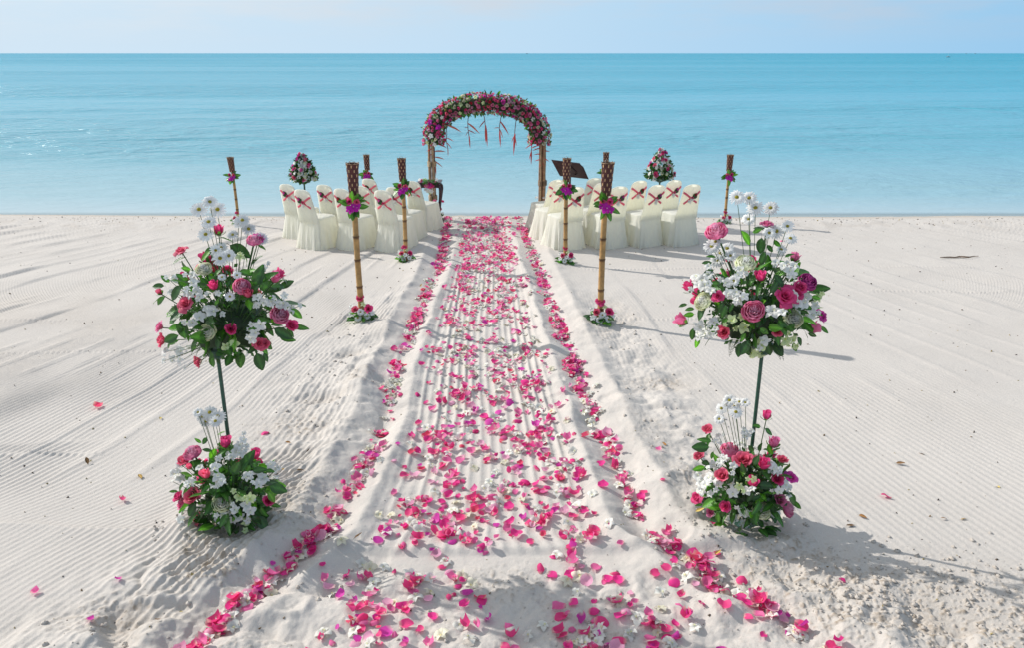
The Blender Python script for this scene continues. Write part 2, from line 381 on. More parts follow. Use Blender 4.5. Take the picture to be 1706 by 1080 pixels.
    for (mx_, my_, r_, a_) in MOUNDS:
        d = np.hypot(X - mx_, Y - my_); msk = 1 - ss(d, r_ * .9, r_ * 1.7)
        h = h + a_ * gs(d - r_ * 1.05, r_ * .35) * (1 + .9 * fbm(X * 4, Y * 4, 2, 71)) - a_ * .1 * gs(d, r_ * .8)
    h = h + (.013 * fbm(X * 8, Y * 8, 3, 92) + .035 * fbm(X * 3, Y * 3, 2, 93) - .02 * ss(vn(X * 5, Y * 5, 94), .6, .85)) * (gs(dl, .6) + gs(dr, .6)) * (1 - ss(Y, 8, 12))
    # shore
    sh = 14.62 - .012 * X + .32 * fbm(X * .22, X * 0, 3, 81)
    sl = np.clip(Y - (sh - .75), 0, None)
    sf = ss(Y, sh - 1.1, sh - .4)
    trod = ss(Y, 12.6, 13.6) * (1 - sf)
    h = h * (1 - .8 * sf) + trod * .022 * np.abs(fbm(X * 3, Y * 2.4, 3, 82)) - np.minimum(sl * .085, .06 + sl * .05) * ss(sl, 0, .3)
    if not want: return h
    wet = ss(Y, sh - .16, sh - .06) * .9 + .95 * gs(Y - (sh - .22 + .07 * fbm(X * 1.2, X * 0, 2, 83)), .06) + .30 * gs(Y - (sh - .55 + .2 * fbm(X * .6, X * 0, 2, 84)), .12) * vn(X * 6, Y * 9, 85) * 1.5
    damp = np.clip(cr_ * (.25 + .9 * ss(crumbs, .001, .008)) + (rl_ + rr_) * pits * .35 + .25 * trod * ss(vn(X * 5, Y * 5, 86), .55, .8), 0, 1)
    for (mx_, my_, r_, a_) in MOUNDS:
        d = np.hypot(X - mx_, Y - my_); damp = np.clip(damp + .35 * gs(d, r_ * 1.1) * vn(X * 9, Y * 9, 87), 0, 1)
    return h, damp, np.clip(wet, 0, 1)
STANDL = ground(398, 868); STANDR = ground(1240, 862)
for p, r_, a_ in ((STANDL, .30, .035), (STANDR, .30, .035)): MOUNDS.append((p.x, p.y, r_, a_))
TORCH = {}   # name: (base px, base py, top py)
def z_at(x, y): return float(height(np.array([x]), np.array([y]))[0])

pys = np.concatenate([np.arange(1125, 343, -1.28)])
Ys = np.array([ground(853, p).y for p in pys])
Ys = np.concatenate([np.array([-60, -30, -12, -6, -2, 0, 1.2, 2.0, 2.5]), Ys, np.array([16.2, 17.5, 20, 26, 40, 80])]); Ys = np.unique(Ys)
cu = np.linspace(-1.12, 1.12, 1200)
ex = np.array([1.14, 1.18, 1.25, 1.4, 1.7, 2.3, 4, 8, 16])
cu = np.concatenate([-ex[::-1], cu, ex])
YY = np.clip(Ys, 2.4, 16.2)
hw = .605 * YY + .60
GX = cu[:, None] * hw[None, :]; GY = np.tile(Ys[None, :], (len(cu), 1))
HZ, DA, WE = height(GX, GY, True)
cm = np.stack([DA, WE, 0 * DA], -1)
g = Geo(); g.grid(np.stack([GX, GY, HZ], -1), cm)
sand = link("beach_sand", g.mesh("beach_sand", M_SAND)); sand['kind'] = 'structure'

g = Geo()
ys = np.array([14.0, 14.6, 15, 16, 18, 22, 30, 50, 100, 300, 1000, 4000, 15000, 40000]); us = np.linspace(-1, 1, 41)
WX = us[:, None] * (ys[None, :] * 2.5 + 30)
g.grid(np.stack([WX, np.tile(ys, (41, 1)), np.full((41, len(ys)), -.055)], -1), (1, 1, 1))
sea = link("sea_water", g.mesh("sea_water", M_SEA)); sea['kind'] = 'structure'
# ------------------------------------------------------------------ flower and leaf shapes
HOT = (.95, .085, .30); CORAL = (.95, .16, .28); ROSE = (.93, .24, .46); MAG = (.82, .08, .48); PALE = (.93, .48, .66); ORC = (.66, .02, .50)
def petalsurf(g, a, w, rfun, zfun, col0, col1, nu=5, nv=5, edge=0.0, mi=0, rim=None):
    P = np.zeros((nu, nv, 3)); Cc = np.zeros((nu, nv, 3)); c0 = np.array(col0); c1 = np.array(col1); rm_ = c1 if rim is None else np.array(rim)
    for i in range(nu):
        u = -1 + 2 * i / (nu - 1)
        for j in range(nv):
            v = j / (nv - 1); ww = w * (math.sin(PI * min(1, v * .75 + .13)) ** .6)
            r = rfun(v) * (1 - .04 * u * u); z = zfun(v) - edge * u * u * v
            an = a + u * ww
            P[i, j] = (r * math.cos(an), r * math.sin(an), z)
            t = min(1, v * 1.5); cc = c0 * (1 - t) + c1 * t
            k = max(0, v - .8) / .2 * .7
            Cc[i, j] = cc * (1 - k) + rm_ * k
    g.grid(P, Cc, mi)
def rose_geo(n_=15, R=1.0, Hh=1.15, opn=.5, col=HOT, base=(.78, .55, .35), seed=0, nu=5, nv=5):
    rg = random.Random(seed); g = Geo(); col = np.array(col)
    for i in range(n_):
        s_ = i / (n_ - 1); a = i * 2.4 + rg.uniform(-.15, .15)
        rm = R * (.10 + .62 * s_ ** .85) * rg.uniform(.94, 1.06); hh = Hh * (1.0 - .28 * s_ * opn) * rg.uniform(.94, 1.04)
        lip = R * (.06 + .55 * opn * s_ ** 1.6) * rg.uniform(.7, 1.2)
        rf = lambda v, rm=rm, lip=lip: .06 * R + rm * math.sin(min(1, v * 1.15) * PI / 2) ** .8 + lip * max(0, (v - .62) / .38) ** 2
        zf = lambda v, hh=hh, lip=lip: hh * (v ** .9) - lip * .75 * max(0, (v - .75) / .25) ** 2
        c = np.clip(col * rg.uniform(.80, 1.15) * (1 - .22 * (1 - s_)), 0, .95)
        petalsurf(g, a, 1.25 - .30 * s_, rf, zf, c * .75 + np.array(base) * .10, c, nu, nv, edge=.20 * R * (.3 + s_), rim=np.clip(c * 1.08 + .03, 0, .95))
    # sepals
    for k in range(5):
        a = k * 2 * PI / 5
        petalsurf(g, a, .22, lambda v: .10 * R + .62 * R * v, lambda v: .02 - .10 * v * v + .28 * v * Hh * .5, (.05, .13, .03), (.07, .18, .04), 3, 3, mi=1)
    return g
def bud_geo(R=1, Hh=1.7, col=HOT, seed=0):
    rg = random.Random(seed); g = Geo(); n_ = 9
    for i in range(n_):
        s_ = i / (n_ - 1); a = i * 2.4
        rm = R * (.18 + .50 * s_); hh = Hh * (1 - .14 * s_)
        rf = lambda v, rm=rm, s_=s_: .05 + rm * (math.sin(min(1, v * 1.5) * PI / 2) ** .8) * (1 - .42 * (1 - s_ * .7) * max(0, v - .5) * 2) + (.24 * s_ ** 3) * max(0, (v - .8) / .2) ** 2
        c = np.clip(np.array(col) * rg.uniform(.82, 1.12), 0, .95)
        petalsurf(g, a, 1.15, rf, lambda v, hh=hh: hh * v, c * .7, c, 5, 5, edge=.16, rim=np.clip(c * 1.1 + .03, 0, .95))
    for k in range(5):
        a = k * 2 * PI / 5
        petalsurf(g, a, .30, lambda v: .08 + .66 * math.sin(min(1, v * 1.4) * PI / 2) + .25 * v * v, lambda v: -.10 + .75 * v, (.05, .13, .03), (.08, .2, .05), 3, 4, mi=1)
    return g
def lotus_geo(outer, inner, n_=26, seed=0, flat=.9):
    rg = random.Random(seed); g = Geo(); o_ = np.array(outer); i_ = np.array(inner)
    for i in range(n_):
        s_ = i / (n_ - 1); a = i * 2.4 + rg.uniform(-.1, .1)
        rm = .16 + .80 * s_ ** .8; top = flat * (1.02 - .30 * s_)
        rf = lambda v, rm=rm: rm * (math.sin(.15 + v * 1.95) ** .8)
        zf = lambda v, top=top, s_=s_: top * (v ** 1.1) * (1 + .0 * s_) - .10 * s_
        c = i_ * (1 - s_) + o_ * s_; c = np.clip(c * rg.uniform(.86, 1.1), 0, .92)
        petalsurf(g, a, 1.0 - .35 * s_, rf, zf, c * .7, c, 5, 6, edge=.07, rim=np.clip(c * .8 + .10, 0, .95))
    for k in range(14):                                             # stamen tips of the folded heart
        a = k * 2.4; r = .05 + .016 * k
        g.tube([(r * math.cos(a) * .8, r * math.sin(a) * .8, flat * .8), (r * 1.5 * math.cos(a), r * 1.5 * math.sin(a), flat * 1.12)], [.030, .012], 4, np.clip(i_ * 1.2 + .06, 0, .95))
    return g
def daisy_geo(n_=17, seed=0, lift=.12):
    rg = random.Random(seed); g = Geo()
    for k in range(n_ * 2 - 6):
        lay = k // n_; a = k * 2 * PI / n_ + rg.uniform(-.10, .10) + lay * .18; L = rg.uniform(.86, 1.04) * (1 - .12 * lay); w = .125; up = lift + .10 * lay + rg.uniform(-.06, .08)
        P = np.zeros((3, 5, 3))
        for i in range(3):
            u = -1 + i
            for j in range(5):
                v = j / 4; r = .16 + v * (L - .16); ww = w * math.sin(PI * min(1, v * .72 + .18)) ** .7
                z = up * math.sin(v * 2.6) * .6 + .03 * abs(u) - .12 * v * v + .02 * lay
                P[i, j] = (r * math.cos(a) - u * ww * math.sin(a), r * math.sin(a) + u * ww * math.cos(a), z)
        g.grid(P, (.84, .84, .82))
    return g
def disc_geo():
    g = Geo(); P = np.zeros((10, 4, 3)); Cc = np.zeros((10, 4, 3))
    for i in range(10):
        for j in range(4):
            t = j / 3 * PI / 2; r = .25 * math.cos(t); P[i, j] = (r * math.cos(i * .6283), r * math.sin(i * .6283), .02 + .14 * math.sin(t)); Cc[i, j] = (.55, .42, .03) if j < 2 else (.34, .32, .04)
    g.grid(P, Cc, wrap=True); return g
def orchid_geo(col=(.84, .84, .80), lip=(.80, .82, .55), seed=0):
    rg = random.Random(seed); g = Geo()
    for k, (a, L, w) in enumerate(((PI / 2, 1, .30), (PI / 2 + 1.25, 1, .47), (PI / 2 - 1.25, 1, .47), (PI / 2 + 2.5, .92, .30), (PI / 2 - 2.5, .92, .30))):
        P = np.zeros((3, 5, 3)); L *= rg.uniform(.9, 1.1); tw = rg.uniform(-.2, .2)
        for i in range(3):
            u = i - 1
            for j in range(5):
                v = j / 4; r = .05 + L * v; ww = w * math.sin(PI * min(1, v * .86 + .10)) ** .8
                P[i, j] = (r * math.cos(a) - u * ww * math.sin(a), r * math.sin(a) + u * ww * math.cos(a), .38 * math.sin(v * 2.2) - .34 * v * v + .07 * abs(u) + tw * u * .3)
        g.grid(P, np.clip(np.array(col) * rg.uniform(.94, 1.04), 0, .92))
    P = np.zeros((4, 3, 3))
    for i in range(4):
        for j in range(3):
            u = -1 + 2 * i / 3; v = j / 2; P[i, j] = (u * .16 * (1 - .4 * v), -.10 - .28 * v, .22 + .20 * v * (1 - v) * 2 + .10 * abs(u))
    g.grid(P, lip); return g
def leaf_geo(L=1, w=.26, fold=.25, droop=.3, col=(.035, .085, .022), nv=7, tip=1.0):
    g = Geo(); P = np.zeros((5, nv, 3)); Cc = np.zeros((5, nv, 3))
    for i in range(5):
        u = -1 + i / 2
        for j in range(nv):
            v = j / (nv - 1); ww = w * math.sin(PI * v ** .85 * .97 + .02) ** .75
            P[i, j] = (u * ww, v * L, fold * abs(u) * ww - droop * v * v * L + .02 * math.sin(v * 9 + u))
            Cc[i, j] = np.array(col) * (1.0 if i != 2 else 1.9)
    g.grid(P, Cc); g.tube([(0, -.16 * L, 0), (0, .02, 0)], .012 * L, 4, (.06, .13, .03)); return g
def fern_geo(L=1, n_=12, col=(.03, .075, .02)):
    g = Geo(); pts = [(0, L * t, -.35 * L * t * t) for t in np.linspace(0, 1, 6)]
    g.tube(pts, .010 * L, 3, (.05, .10, .03))
    for k in range(n_):
        t = .12 + .86 * k / n_; y = L * t; z = -.35 * L * t * t; l_ = L * .34 * (1 - t * .85)
        for s_ in (-1, 1):
            g.add([(0, y, z), (s_ * l_ * .5, y + l_ * .10, z + .01), (s_ * l_, y + l_ * .45, z - .02), (s_ * l_ * .45, y + l_ * .40, z)], [[0, 1, 2, 3]], col)
    return g
def petal_geo(seed=0, col=HOT, nu=5, nv=5):
    rg = random.Random(seed); cup = rg.uniform(.15, .80); curl = rg.uniform(.0, .75); tw = rg.uniform(-.5, .5); asp = rg.uniform(.62, 1.05); c = np.array(col)
    P = np.zeros((nu, nv, 3)); Cc = np.zeros((nu, nv, 3)); nick = rg.choice([0, 0, .12])
    for i in range(nu):
        u = -1 + 2 * i / (nu - 1)
        for j in range(nv):
            v = j / (nv - 1); ww = asp * .5 * (math.sin(PI * (v * .80 + .06)) ** .7)
            y = v * 1.0 - .5 - .10 * u * u * v - nick * (1 - abs(u)) * (v > .95)
            z = cup * (u * u * .42 + (v - .45) ** 2 * .9) - curl * max(0, v - .7) ** 2 * 3.0 * (1 if seed % 2 else -1) + tw * u * (v - .5) * .5
            P[i, j] = (u * ww, y, z + .02)
            k = max(0, 1 - v * 4.0); Cc[i, j] = c * (1 - k * .75) + np.array((.82, .70, .55)) * k * .75
    g = Geo(); g.grid(P, Cc); return g

def lib(fn, mats, name, variants): return [fn(*v[0], **v[1]).mesh(name, mats) for v in variants]
FM = [M_PET, M_LEAF]
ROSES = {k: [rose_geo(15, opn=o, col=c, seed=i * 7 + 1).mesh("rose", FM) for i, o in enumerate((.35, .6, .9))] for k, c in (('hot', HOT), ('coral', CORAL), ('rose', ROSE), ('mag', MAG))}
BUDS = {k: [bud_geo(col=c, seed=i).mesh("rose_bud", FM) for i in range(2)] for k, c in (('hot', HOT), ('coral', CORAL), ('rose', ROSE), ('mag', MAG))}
LOTP = [lotus_geo((.96, .20, .42), (.97, .50, .64), seed=i).mesh("lotus", FM) for i in range(2)]
LOTD = [lotus_geo((.50, .025, .27), (.62, .08, .38), seed=4).mesh("lotus", FM)]
LOTG = [lotus_geo((.84, .90, .56), (.95, .95, .88), seed=i + 2, flat=.75).mesh("lotus", FM) for i in range(2)]
DAIS = [daisy_geo(seed=i, lift=l_).mesh("daisy", M_WHT) for i, l_ in enumerate((.10, .28, -.10))]
DISC = disc_geo().mesh("flower_centre", M_PET)
ORCW = [orchid_geo(seed=i).mesh("white_orchid", M_WHT) for i in range(3)]
ORCG = [orchid_geo((.70, .80, .42), (.55, .66, .15), seed=i + 5).mesh("green_orchid", M_WHT) for i in range(2)]
ORCP = [orchid_geo(ORC, (.75, .35, .60), seed=i + 8).mesh("purple_orchid", M_PET) for i in range(2)]
DK = (.034, .095, .026); MD = (.055, .16, .03); BR = (.11, .30, .035)
LEAVES = [leaf_geo(w=w, fold=f, droop=d, col=c).mesh("leaf", M_LEAF) for w, f, d, c in ((.26, .3, .25, DK), (.30, .15, .10, DK), (.22, .4, .45, MD), (.28, .2, .3, MD), (.20, .3, .05, MD), (.27, .25, .2, BR))]
FERNS = [fern_geo().mesh("fern_frond", M_LEAF), fern_geo(n_=9, col=(.05, .11, .025)).mesh("fern_frond", M_LEAF)]

def stem_to(root, flower, M, a, b_, r=.003, col=(.05, .12, .035), sag=.0, name="stem"):
    """stem from the core a to the flower b (both in the thing's own space), a child of the flower"""
    a = Vector(a); b_ = Vector(b_); mid_ = a.lerp(b_, .55) + Vector((0, 0, sag))
    pts = [a.lerp(mid_, t).lerp(mid_.lerp(b_, t), t) for t in np.linspace(0, 1, 6)]
    g = Geo(); Mi = M.inverted(); sc = 1 / M.to_scale()[0]
    g.tube([Mi @ p for p in pts], r * sc, 5, col)
    link(name, g.mesh(name, M_STEM), flower)

def add_flower(root, kind, p, d, size, core=None, roll=None, stem=True):
    """one flower head of diameter size at p (thing space), facing d"""
    roll = random.uniform(0, 6.28) if roll is None else roll
    base = kind.split('_')
    if base[0] in ('rose', 'bud'):
        k = base[1]; me = random.choice((ROSES if base[0] == 'rose' else BUDS)[k]); sc = size / (1.95 if base[0] == 'rose' else 1.55); nm = "rose" if base[0] == 'rose' else "rose_bud"
        off = -.9 * sc
    elif base[0] == 'lotus':
        me = random.choice({'p': LOTP, 'd': LOTD, 'g': LOTG}[base[1]]); sc = size / 2.0; nm = "lotus"; off = -.5 * sc
    elif base[0] == 'daisy': me = random.choice(DAIS); sc = size / 2.0; nm = "daisy"; off = 0
    elif base[0] == 'orchid': me = random.choice({'w': ORCW, 'g': ORCG, 'p': ORCP}[base[1]]); sc = size / 2.1; nm = {'w': "white_orchid", 'g': "green_orchid", 'p': "purple_orchid"}[base[1]]; off = 0
    d = Vector(d).normalized(); p = Vector(p)
    M = frame(p + d * off, d, roll, sc)
    o = link(nm, me, root, M)
    if base[0] == 'daisy': link("flower_centre", DISC, o)
    if stem and core is not None: stem_to(root, o, M, core, p + d * off, {'rose': .0032, 'bud': .003, 'lotus': .0055, 'daisy': .0018, 'orchid': .0016}[base[0]], sag=random.uniform(-.01, .02))
    return o
def add_leaf(root, p, d, nrm, L, me=None):
    """leaf growing from p along d with its face towards nrm"""
    d = Vector(d).normalized(); n_ = Vector(nrm); n_ = (n_ - d * n_.dot(d)).normalized(); x = d.cross(n_)
    M = Matrix.Translation(Vector(p)) @ Matrix((x, d, n_)).transposed().to_4x4() @ Matrix.Scale(L, 4)
    M = M.copy()
    return link("leaf", me or random.choice(LEAVES), root, M)

# ------------------------------------------------------------------ the four large arrangements
def arrangement(label, Y, base_pt, box, org, sc, flowers, nleaf, leafL, pinned=(), ferns=0, corez=.3, cdepth=.8):
    """box: (x0, y0, x1, y1) outline of the foliage mass in the photograph; flowers: (x, y, kind, size px in crop)"""
    root = thing("flower_arrangement", label, "flower arrangement", base_pt)
    B = Vector(base_pt)
    c_ = at_y((box[0] + box[2]) / 2, (box[1] + box[3]) / 2, Y) - B
    k = ppm(Y, c_.z + B.z); ax = (box[2] - box[0]) / 2 / k; az = (box[3] - box[1]) / 2 / k * 1.06; ay = ax * cdepth
    core = c_ + Vector((0, 0, -az * corez))
    camv = (Vector((0, 0, H)) - (c_ + B)).normalized()
    for (x, y, kind, s_) in flowers:
        px = org[0] + x / sc; py = org[1] + y / sc
        p0 = at_y(px, py, Y) - B; e_ = ((p0.x - c_.x) / ax, (p0.z - c_.z) / az); q = 1 - e_[0] ** 2 - e_[1] ** 2
        dy = -ay * math.sqrt(max(0, q)) * random.uniform(.80, 1.0) if q > 0 else random.uniform(-.05, .05)
        p = at_y(px, py, Y + dy) - B; dia = s_ / sc / ppm(Y + dy, p.z + B.z)
        out = (p - core); out.z += .15 * az
        if kind[0] in 'lr': dia *= 1.12
        if kind[0] == 'd': d = out.normalized() * .35 + camv * 1.0 + Vector((0, 0, .15)) + rv() * .16
        elif kind[:4] in ('rose', 'lotu'): d = out.normalized() + camv * .55 + Vector((0, 0, .15)) + rv() * .1
        elif kind[0] == 'o': d = out.normalized() * .6 + camv * .8 + rv() * .3
        else: d = out.normalized() + Vector((0, 0, .25)) + rv() * .12
        add_flower(root, kind, p, d, dia, core)
        if kind[0] == 'o': add_flower(root, kind, p + rv().normalized() * dia * .75, d + rv() * .3, dia * random.uniform(.5, .72), core)
        if kind[0] in 'rb' and random.random() < .8:                # a leaf or two just under the head
            dd = Vector(d).normalized(); side = dd.cross(rv()).normalized()
            add_leaf(root, p - dd * dia * .8, side + dd * .3 + Vector((0, 0, -.2)), dd, leafL * random.uniform(.6, .85))
    # blooms on the far side too
    for i in range(len(flowers) // 3):
        a = random.uniform(.15 * PI, .85 * PI); ph = random.uniform(-.3, 1.1)
        n_ = Vector((math.cos(a) * math.cos(ph), math.sin(a) * math.cos(ph), math.sin(ph)))
        p = c_ + Vector((n_.x * ax, n_.y * ay, n_.z * az)) * .92
        add_flower(root, random.choice(['rose_hot', 'rose_coral', 'bud_hot', 'orchid_w', 'orchid_w', 'orchid_w', 'lotus_p']), p, n_, random.uniform(.055, .085), core)
    for i in range(nleaf):
        v = rv().normalized(); r = random.uniform(.35, .92) ** .7
        if v.z < -.9: v.z *= -.6
        p = c_ + Vector((v.x * ax, v.y * ay, v.z * az)) * r * .86
        d = Vector((v.x, v.y, v.z * .8)) + rv() * .45 + Vector((0, 0, -.05)); L = leafL * random.uniform(.6, 1.2)
        if i % 7 == 0: L *= 1.25
        nrm = (camv * .35 + Vector((0, 0, .8)) + rv() * .5)
        add_leaf(root, p, d, nrm, L)
    for (x, y, tx, ty, s_, m_) in pinned:                            # the leaves that stand out by themselves
        px = org[0] + x / sc; py = org[1] + y / sc; qx = org[0] + tx / sc; qy = org[1] + ty / sc
        p0 = at_y(px, py, Y) - B; e_ = ((p0.x - c_.x) / ax, (p0.z - c_.z) / az); q = 1 - e_[0] ** 2 - e_[1] ** 2
        dy = -ay * math.sqrt(max(0, q)) * .8 if q > 0 else 0
        p = at_y(px, py, Y + dy) - B; t_ = at_y(qx, qy, Y + dy - .01) - B
        L = (t_ - p).length
        add_leaf(root, p, t_ - p, camv + Vector((0, 0, .35)) + rv() * .35, max(.05, L), LEAVES[m_])
    for i in range(ferns):
        a = -PI / 2 + random.uniform(-1.9, 1.9); v = Vector((math.cos(a), math.sin(a), -.25))
        p = c_ + Vector((v.x * ax * .45, v.y * ay * .45, -az * .55))
        d = v + Vector((0, 0, -.35)) + rv() * .15; n_ = Vector((0, 0, 1)) + rv() * .2; d.normalize(); n_ = (n_ - d * n_.dot(d)).normalized()
        M = Matrix.Translation(p) @ Matrix((d.cross(n_), d, n_)).transposed().to_4x4() @ Matrix.Scale(ax * random.uniform(.20, .34), 4)
        link("fern_frond", random.choice(FERNS), root, M)
    if base_pt[2] < .5:                                              # skirt of low leaves on the sand
        for i in range(34):
            a = random.uniform(0, 2 * PI); v = Vector((math.cos(a), math.sin(a), random.uniform(.1, .5))); q_ = Vector((c_.x, c_.y, .02))
            add_leaf(root, q_ + Vector((v.x * ax * .45, v.y * ay * .45, random.uniform(.02, .07))), v, Vector((0, -.3, 1)) + rv() * .3, leafL * random.uniform(.7, 1.1))
    # dark inner mass: block of floral foam wrapped in small leaves
    g = Geo()
    for i in range(650):
        v = rv().normalized() * (random.random() ** .5) * .80
        p = c_ + Vector((v.x * ax, v.y * ay, v.z * az - .05 * az)); d = rv(); d.normalize(); w = d.cross(rv()).normalized() * leafL * .12; l_ = d * leafL * random.uniform(.3, .6)
        g.add([p, p + l_ * .5 + w, p + l_, p + l_ * .5 - w], [[0, 1, 2, 3]], np.array(DK) * random.uniform(.7, 1.6))
    o = link("filler_foliage", g.mesh("filler_foliage", M_LEAF, False), root); o['kind'] = 'stuff'
    g = Geo(); g.box((c_.x, c_.y, c_.z - az * .25), (ax * .75, ay * .75, az * .6), (.03, .06, .025))
    link("foam_block", g.mesh("foam_block", M_STEM), root)
    return root, c_ + B, (ax, ay, az)

def stand(label, base, topz, gx):
    base = Vector((base.x, base.y, z_at(base.x, base.y)))
    root = thing("flower_stand", label, "flower stand", base, "tall green flower stands at the head of the aisle")
    g = Geo(); g.tube([(0, 0, -.04), (0, 0, (topz - base.z) * .5), (0, 0, topz - base.z)], .0115, 12, (.02, .085, .055)); link("pole", g.mesh("pole", M_WOOD), root)
    g = Geo(); g.tube([(0, 0, -.03), (0, 0, .004)], [.13, .12], 20, (.02, .085, .055)); link("base_plate", g.mesh("base_plate", M_WOOD), root)
    g = Geo(); z = topz - base.z; g.tube([(0, 0, z - .01), (0, 0, z + .02), (0, 0, z + .06)], [.02, .06, .07], 18, (.02, .085, .055)); link("dish", g.mesh("dish", M_WOOD), root)
    return root
R = 'rose_hot'; C_ = 'rose_coral'; P_ = 'rose_rose'; BH = 'bud_hot'; BC = 'bud_coral'; BP = 'bud_rose'; D = 'daisy'; OW = 'orchid_w'; OG = 'orchid_g'; LP = 'lotus_p'; LG_ = 'lotus_g'; LD = 'lotus_d'; MG = 'rose_mag'
YL = STANDL.y; YR = STANDR.y
top_l = at_y(385, 596, YL); top_r = at_y(1246, 590, YR)
stand("green pole flower stand on the left of the aisle behind the floor flowers", STANDL, top_l.z, 0)
stand("green pole flower stand on the right of the aisle behind the floor flowers", STANDR, top_r.z, 0)
UL = [(375,130,D,100),(480,130,D,100),(437,88,D,90),(430,200,D,95),(413,270,D,90),(495,405,D,95),(545,390,D,85),(500,345,D,80),(470,360,D,70),(620,190,D,85),(600,205,D,70),(655,240,D,85),(725,293,D,85),(550,620,D,62),(565,272,D,70),(590,500,D,55),(505,510,D,50),
 (268,350,C_,68),(488,242,BH,62),(455,555,BH,62),(290,650,C_,86),(150,592,BC,40),(140,787,P_,66),(150,866,C_,78),(555,803,R,68),(652,602,BC,60),(722,885,C_,66),(748,885,C_,60),(805,513,BP,66),(905,780,R,76),(355,992,C_,72),
 (685,298,LP,92),(715,280,MG,70),(620,562,LP,108),(833,722,LP,116),(400,456,LG_,96),(415,820,LG_,108),
 (345,545,OW,70),(340,500,OW,62),(365,590,OW,66),(330,610,OW,60),(380,620,OW,55),(380,735,OW,78),(450,705,OW,82),(340,770,OW,66),(722,782,OW,78),(690,830,OW,60),(670,860,OW,70),(740,650,OW,62),(700,625,OW,60),(675,660,OW,60),(780,655,OW,62),(850,668,OW,74),(895,690,OW,66),(820,660,OW,60),(575,890,OG,66),(530,905,OG,62),(190,935,OW,70),(270,930,OW,70),(275,985,OW,74),(230,975,OW,64),(240,520,OW,60),(220,595,OW,52),(740,462,OW,52),(485,600,OW,44),(610,400,OG,60)]
PL = [(550,330,665,395,1,1),(455,345,395,395,0,3),(440,365,380,415,0,5),(180,560,110,560,0,0),(185,620,125,665,0,2),(210,540,165,500,0,3),(330,470,295,462,0,5),(300,530,250,490,0,3),(280,560,205,640,0,0),(290,700,185,760,0,3),(300,710,200,740,0,0),(285,795,200,800,0,5),(270,760,300,860,0,1),(260,840,170,880,0,0),(260,870,200,890,0,2),(690,560,730,450,0,0),(720,540,790,475,0,2),(740,590,745,500,0,3),(760,600,840,625,0,0),(770,620,810,650,0,5),(890,690,955,740,0,5),(910,790,985,800,0,2),(800,800,900,860,0,0),(830,850,920,870,0,4),(700,940,735,1040,0,1),(740,940,765,990,0,0),(600,930,620,1030,0,3),(580,930,600,990,0,5),(450,950,445,1030,0,2),(470,950,515,935,0,1),(640,660,700,560,0,1),(500,470,450,500,0,3),(600,480,690,490,0,2),(650,480,675,470,0,5)]
MAXL = "large pink and white "
arrangement(MAXL + "bouquet on the left stand, loose tall daisies", YL, (top_l.x, top_l.y, top_l.z), (268, 418, 498, 612), (220, 310), 3.374, UL, 125, .100, PL, 4, .45, .8)
FL = [(485,150,D,125),(430,120,D,115),(380,150,D,105),(345,120,D,80),(470,182,D,100),(400,185,D,90),(215,487,D,70),(540,330,BH,90),(755,420,BH,88),(400,563,BC,78),(295,712,C_,128),(190,718,R,88),(215,770,P_,92),(320,890,C_,96),(857,755,R,84),(235,455,C_,110),(300,402,LP,140),(280,510,BC,50),(512,770,LG_,150),
 (470,515,OW,90),(490,590,OW,100),(520,620,OW,70),(290,632,OW,90),(700,583,OW,90),(810,600,OW,110),(780,640,OW,80),(640,870,OW,90),(690,790,OW,90),(720,740,OG,90),(640,730,OG,80),(720,830,OW,90),(690,900,OG,90),(500,880,OW,95),(530,860,OW,80),(430,940,OW,95),(400,920,OW,80),(450,970,OW,70),(230,830,OW,80),(225,890,OW,84),(640,360,OW,80),(650,420,OW,80),(620,400,OW,80),(670,320,OW,70),(690,360,OW,64),(200,580,OW,80),(180,560,OW,90),(220,600,OW,80),(870,500,OW,80),(900,540,OW,70),(590,440,OW,70),(360,520,OW,70),(610,820,OW,80),(460,640,OW,70),(600,890,OW,70)]
FLP = [(370,340,325,310,0,4),(410,300,380,345,0,1),(600,560,640,480,0,1),(570,520,640,560,0,1),(860,650,985,690,0,1),(850,690,900,770,0,5),(830,540,890,540,0,3),(740,540,830,530,0,0),(770,870,850,970,0,1),(740,860,800,950,0,0),(800,800,830,890,0,2),(860,780,940,800,0,4),(520,1000,460,1040,0,0),(560,960,600,990,0,2),(250,630,180,690,0,2),(200,690,140,690,0,4),(330,780,270,870,0,1),(540,260,505,270,0,5),(440,400,390,385,0,0),(470,380,430,460,0,5),(720,500,690,560,0,3),(600,1000,480,1040,0,1)]
gz = z_at(STANDL.x, STANDL.y)
fl_b = ground(372, 868)
arrangement("floor bouquet by the left stand, pale green lotus low in front", YL - .12, (fl_b.x, YL - .12, z_at(fl_b.x, YL - .12)), (298, 745, 468, 888), (250, 660), 4.32, FL, 125, .092, FLP, 4, .55, .8)
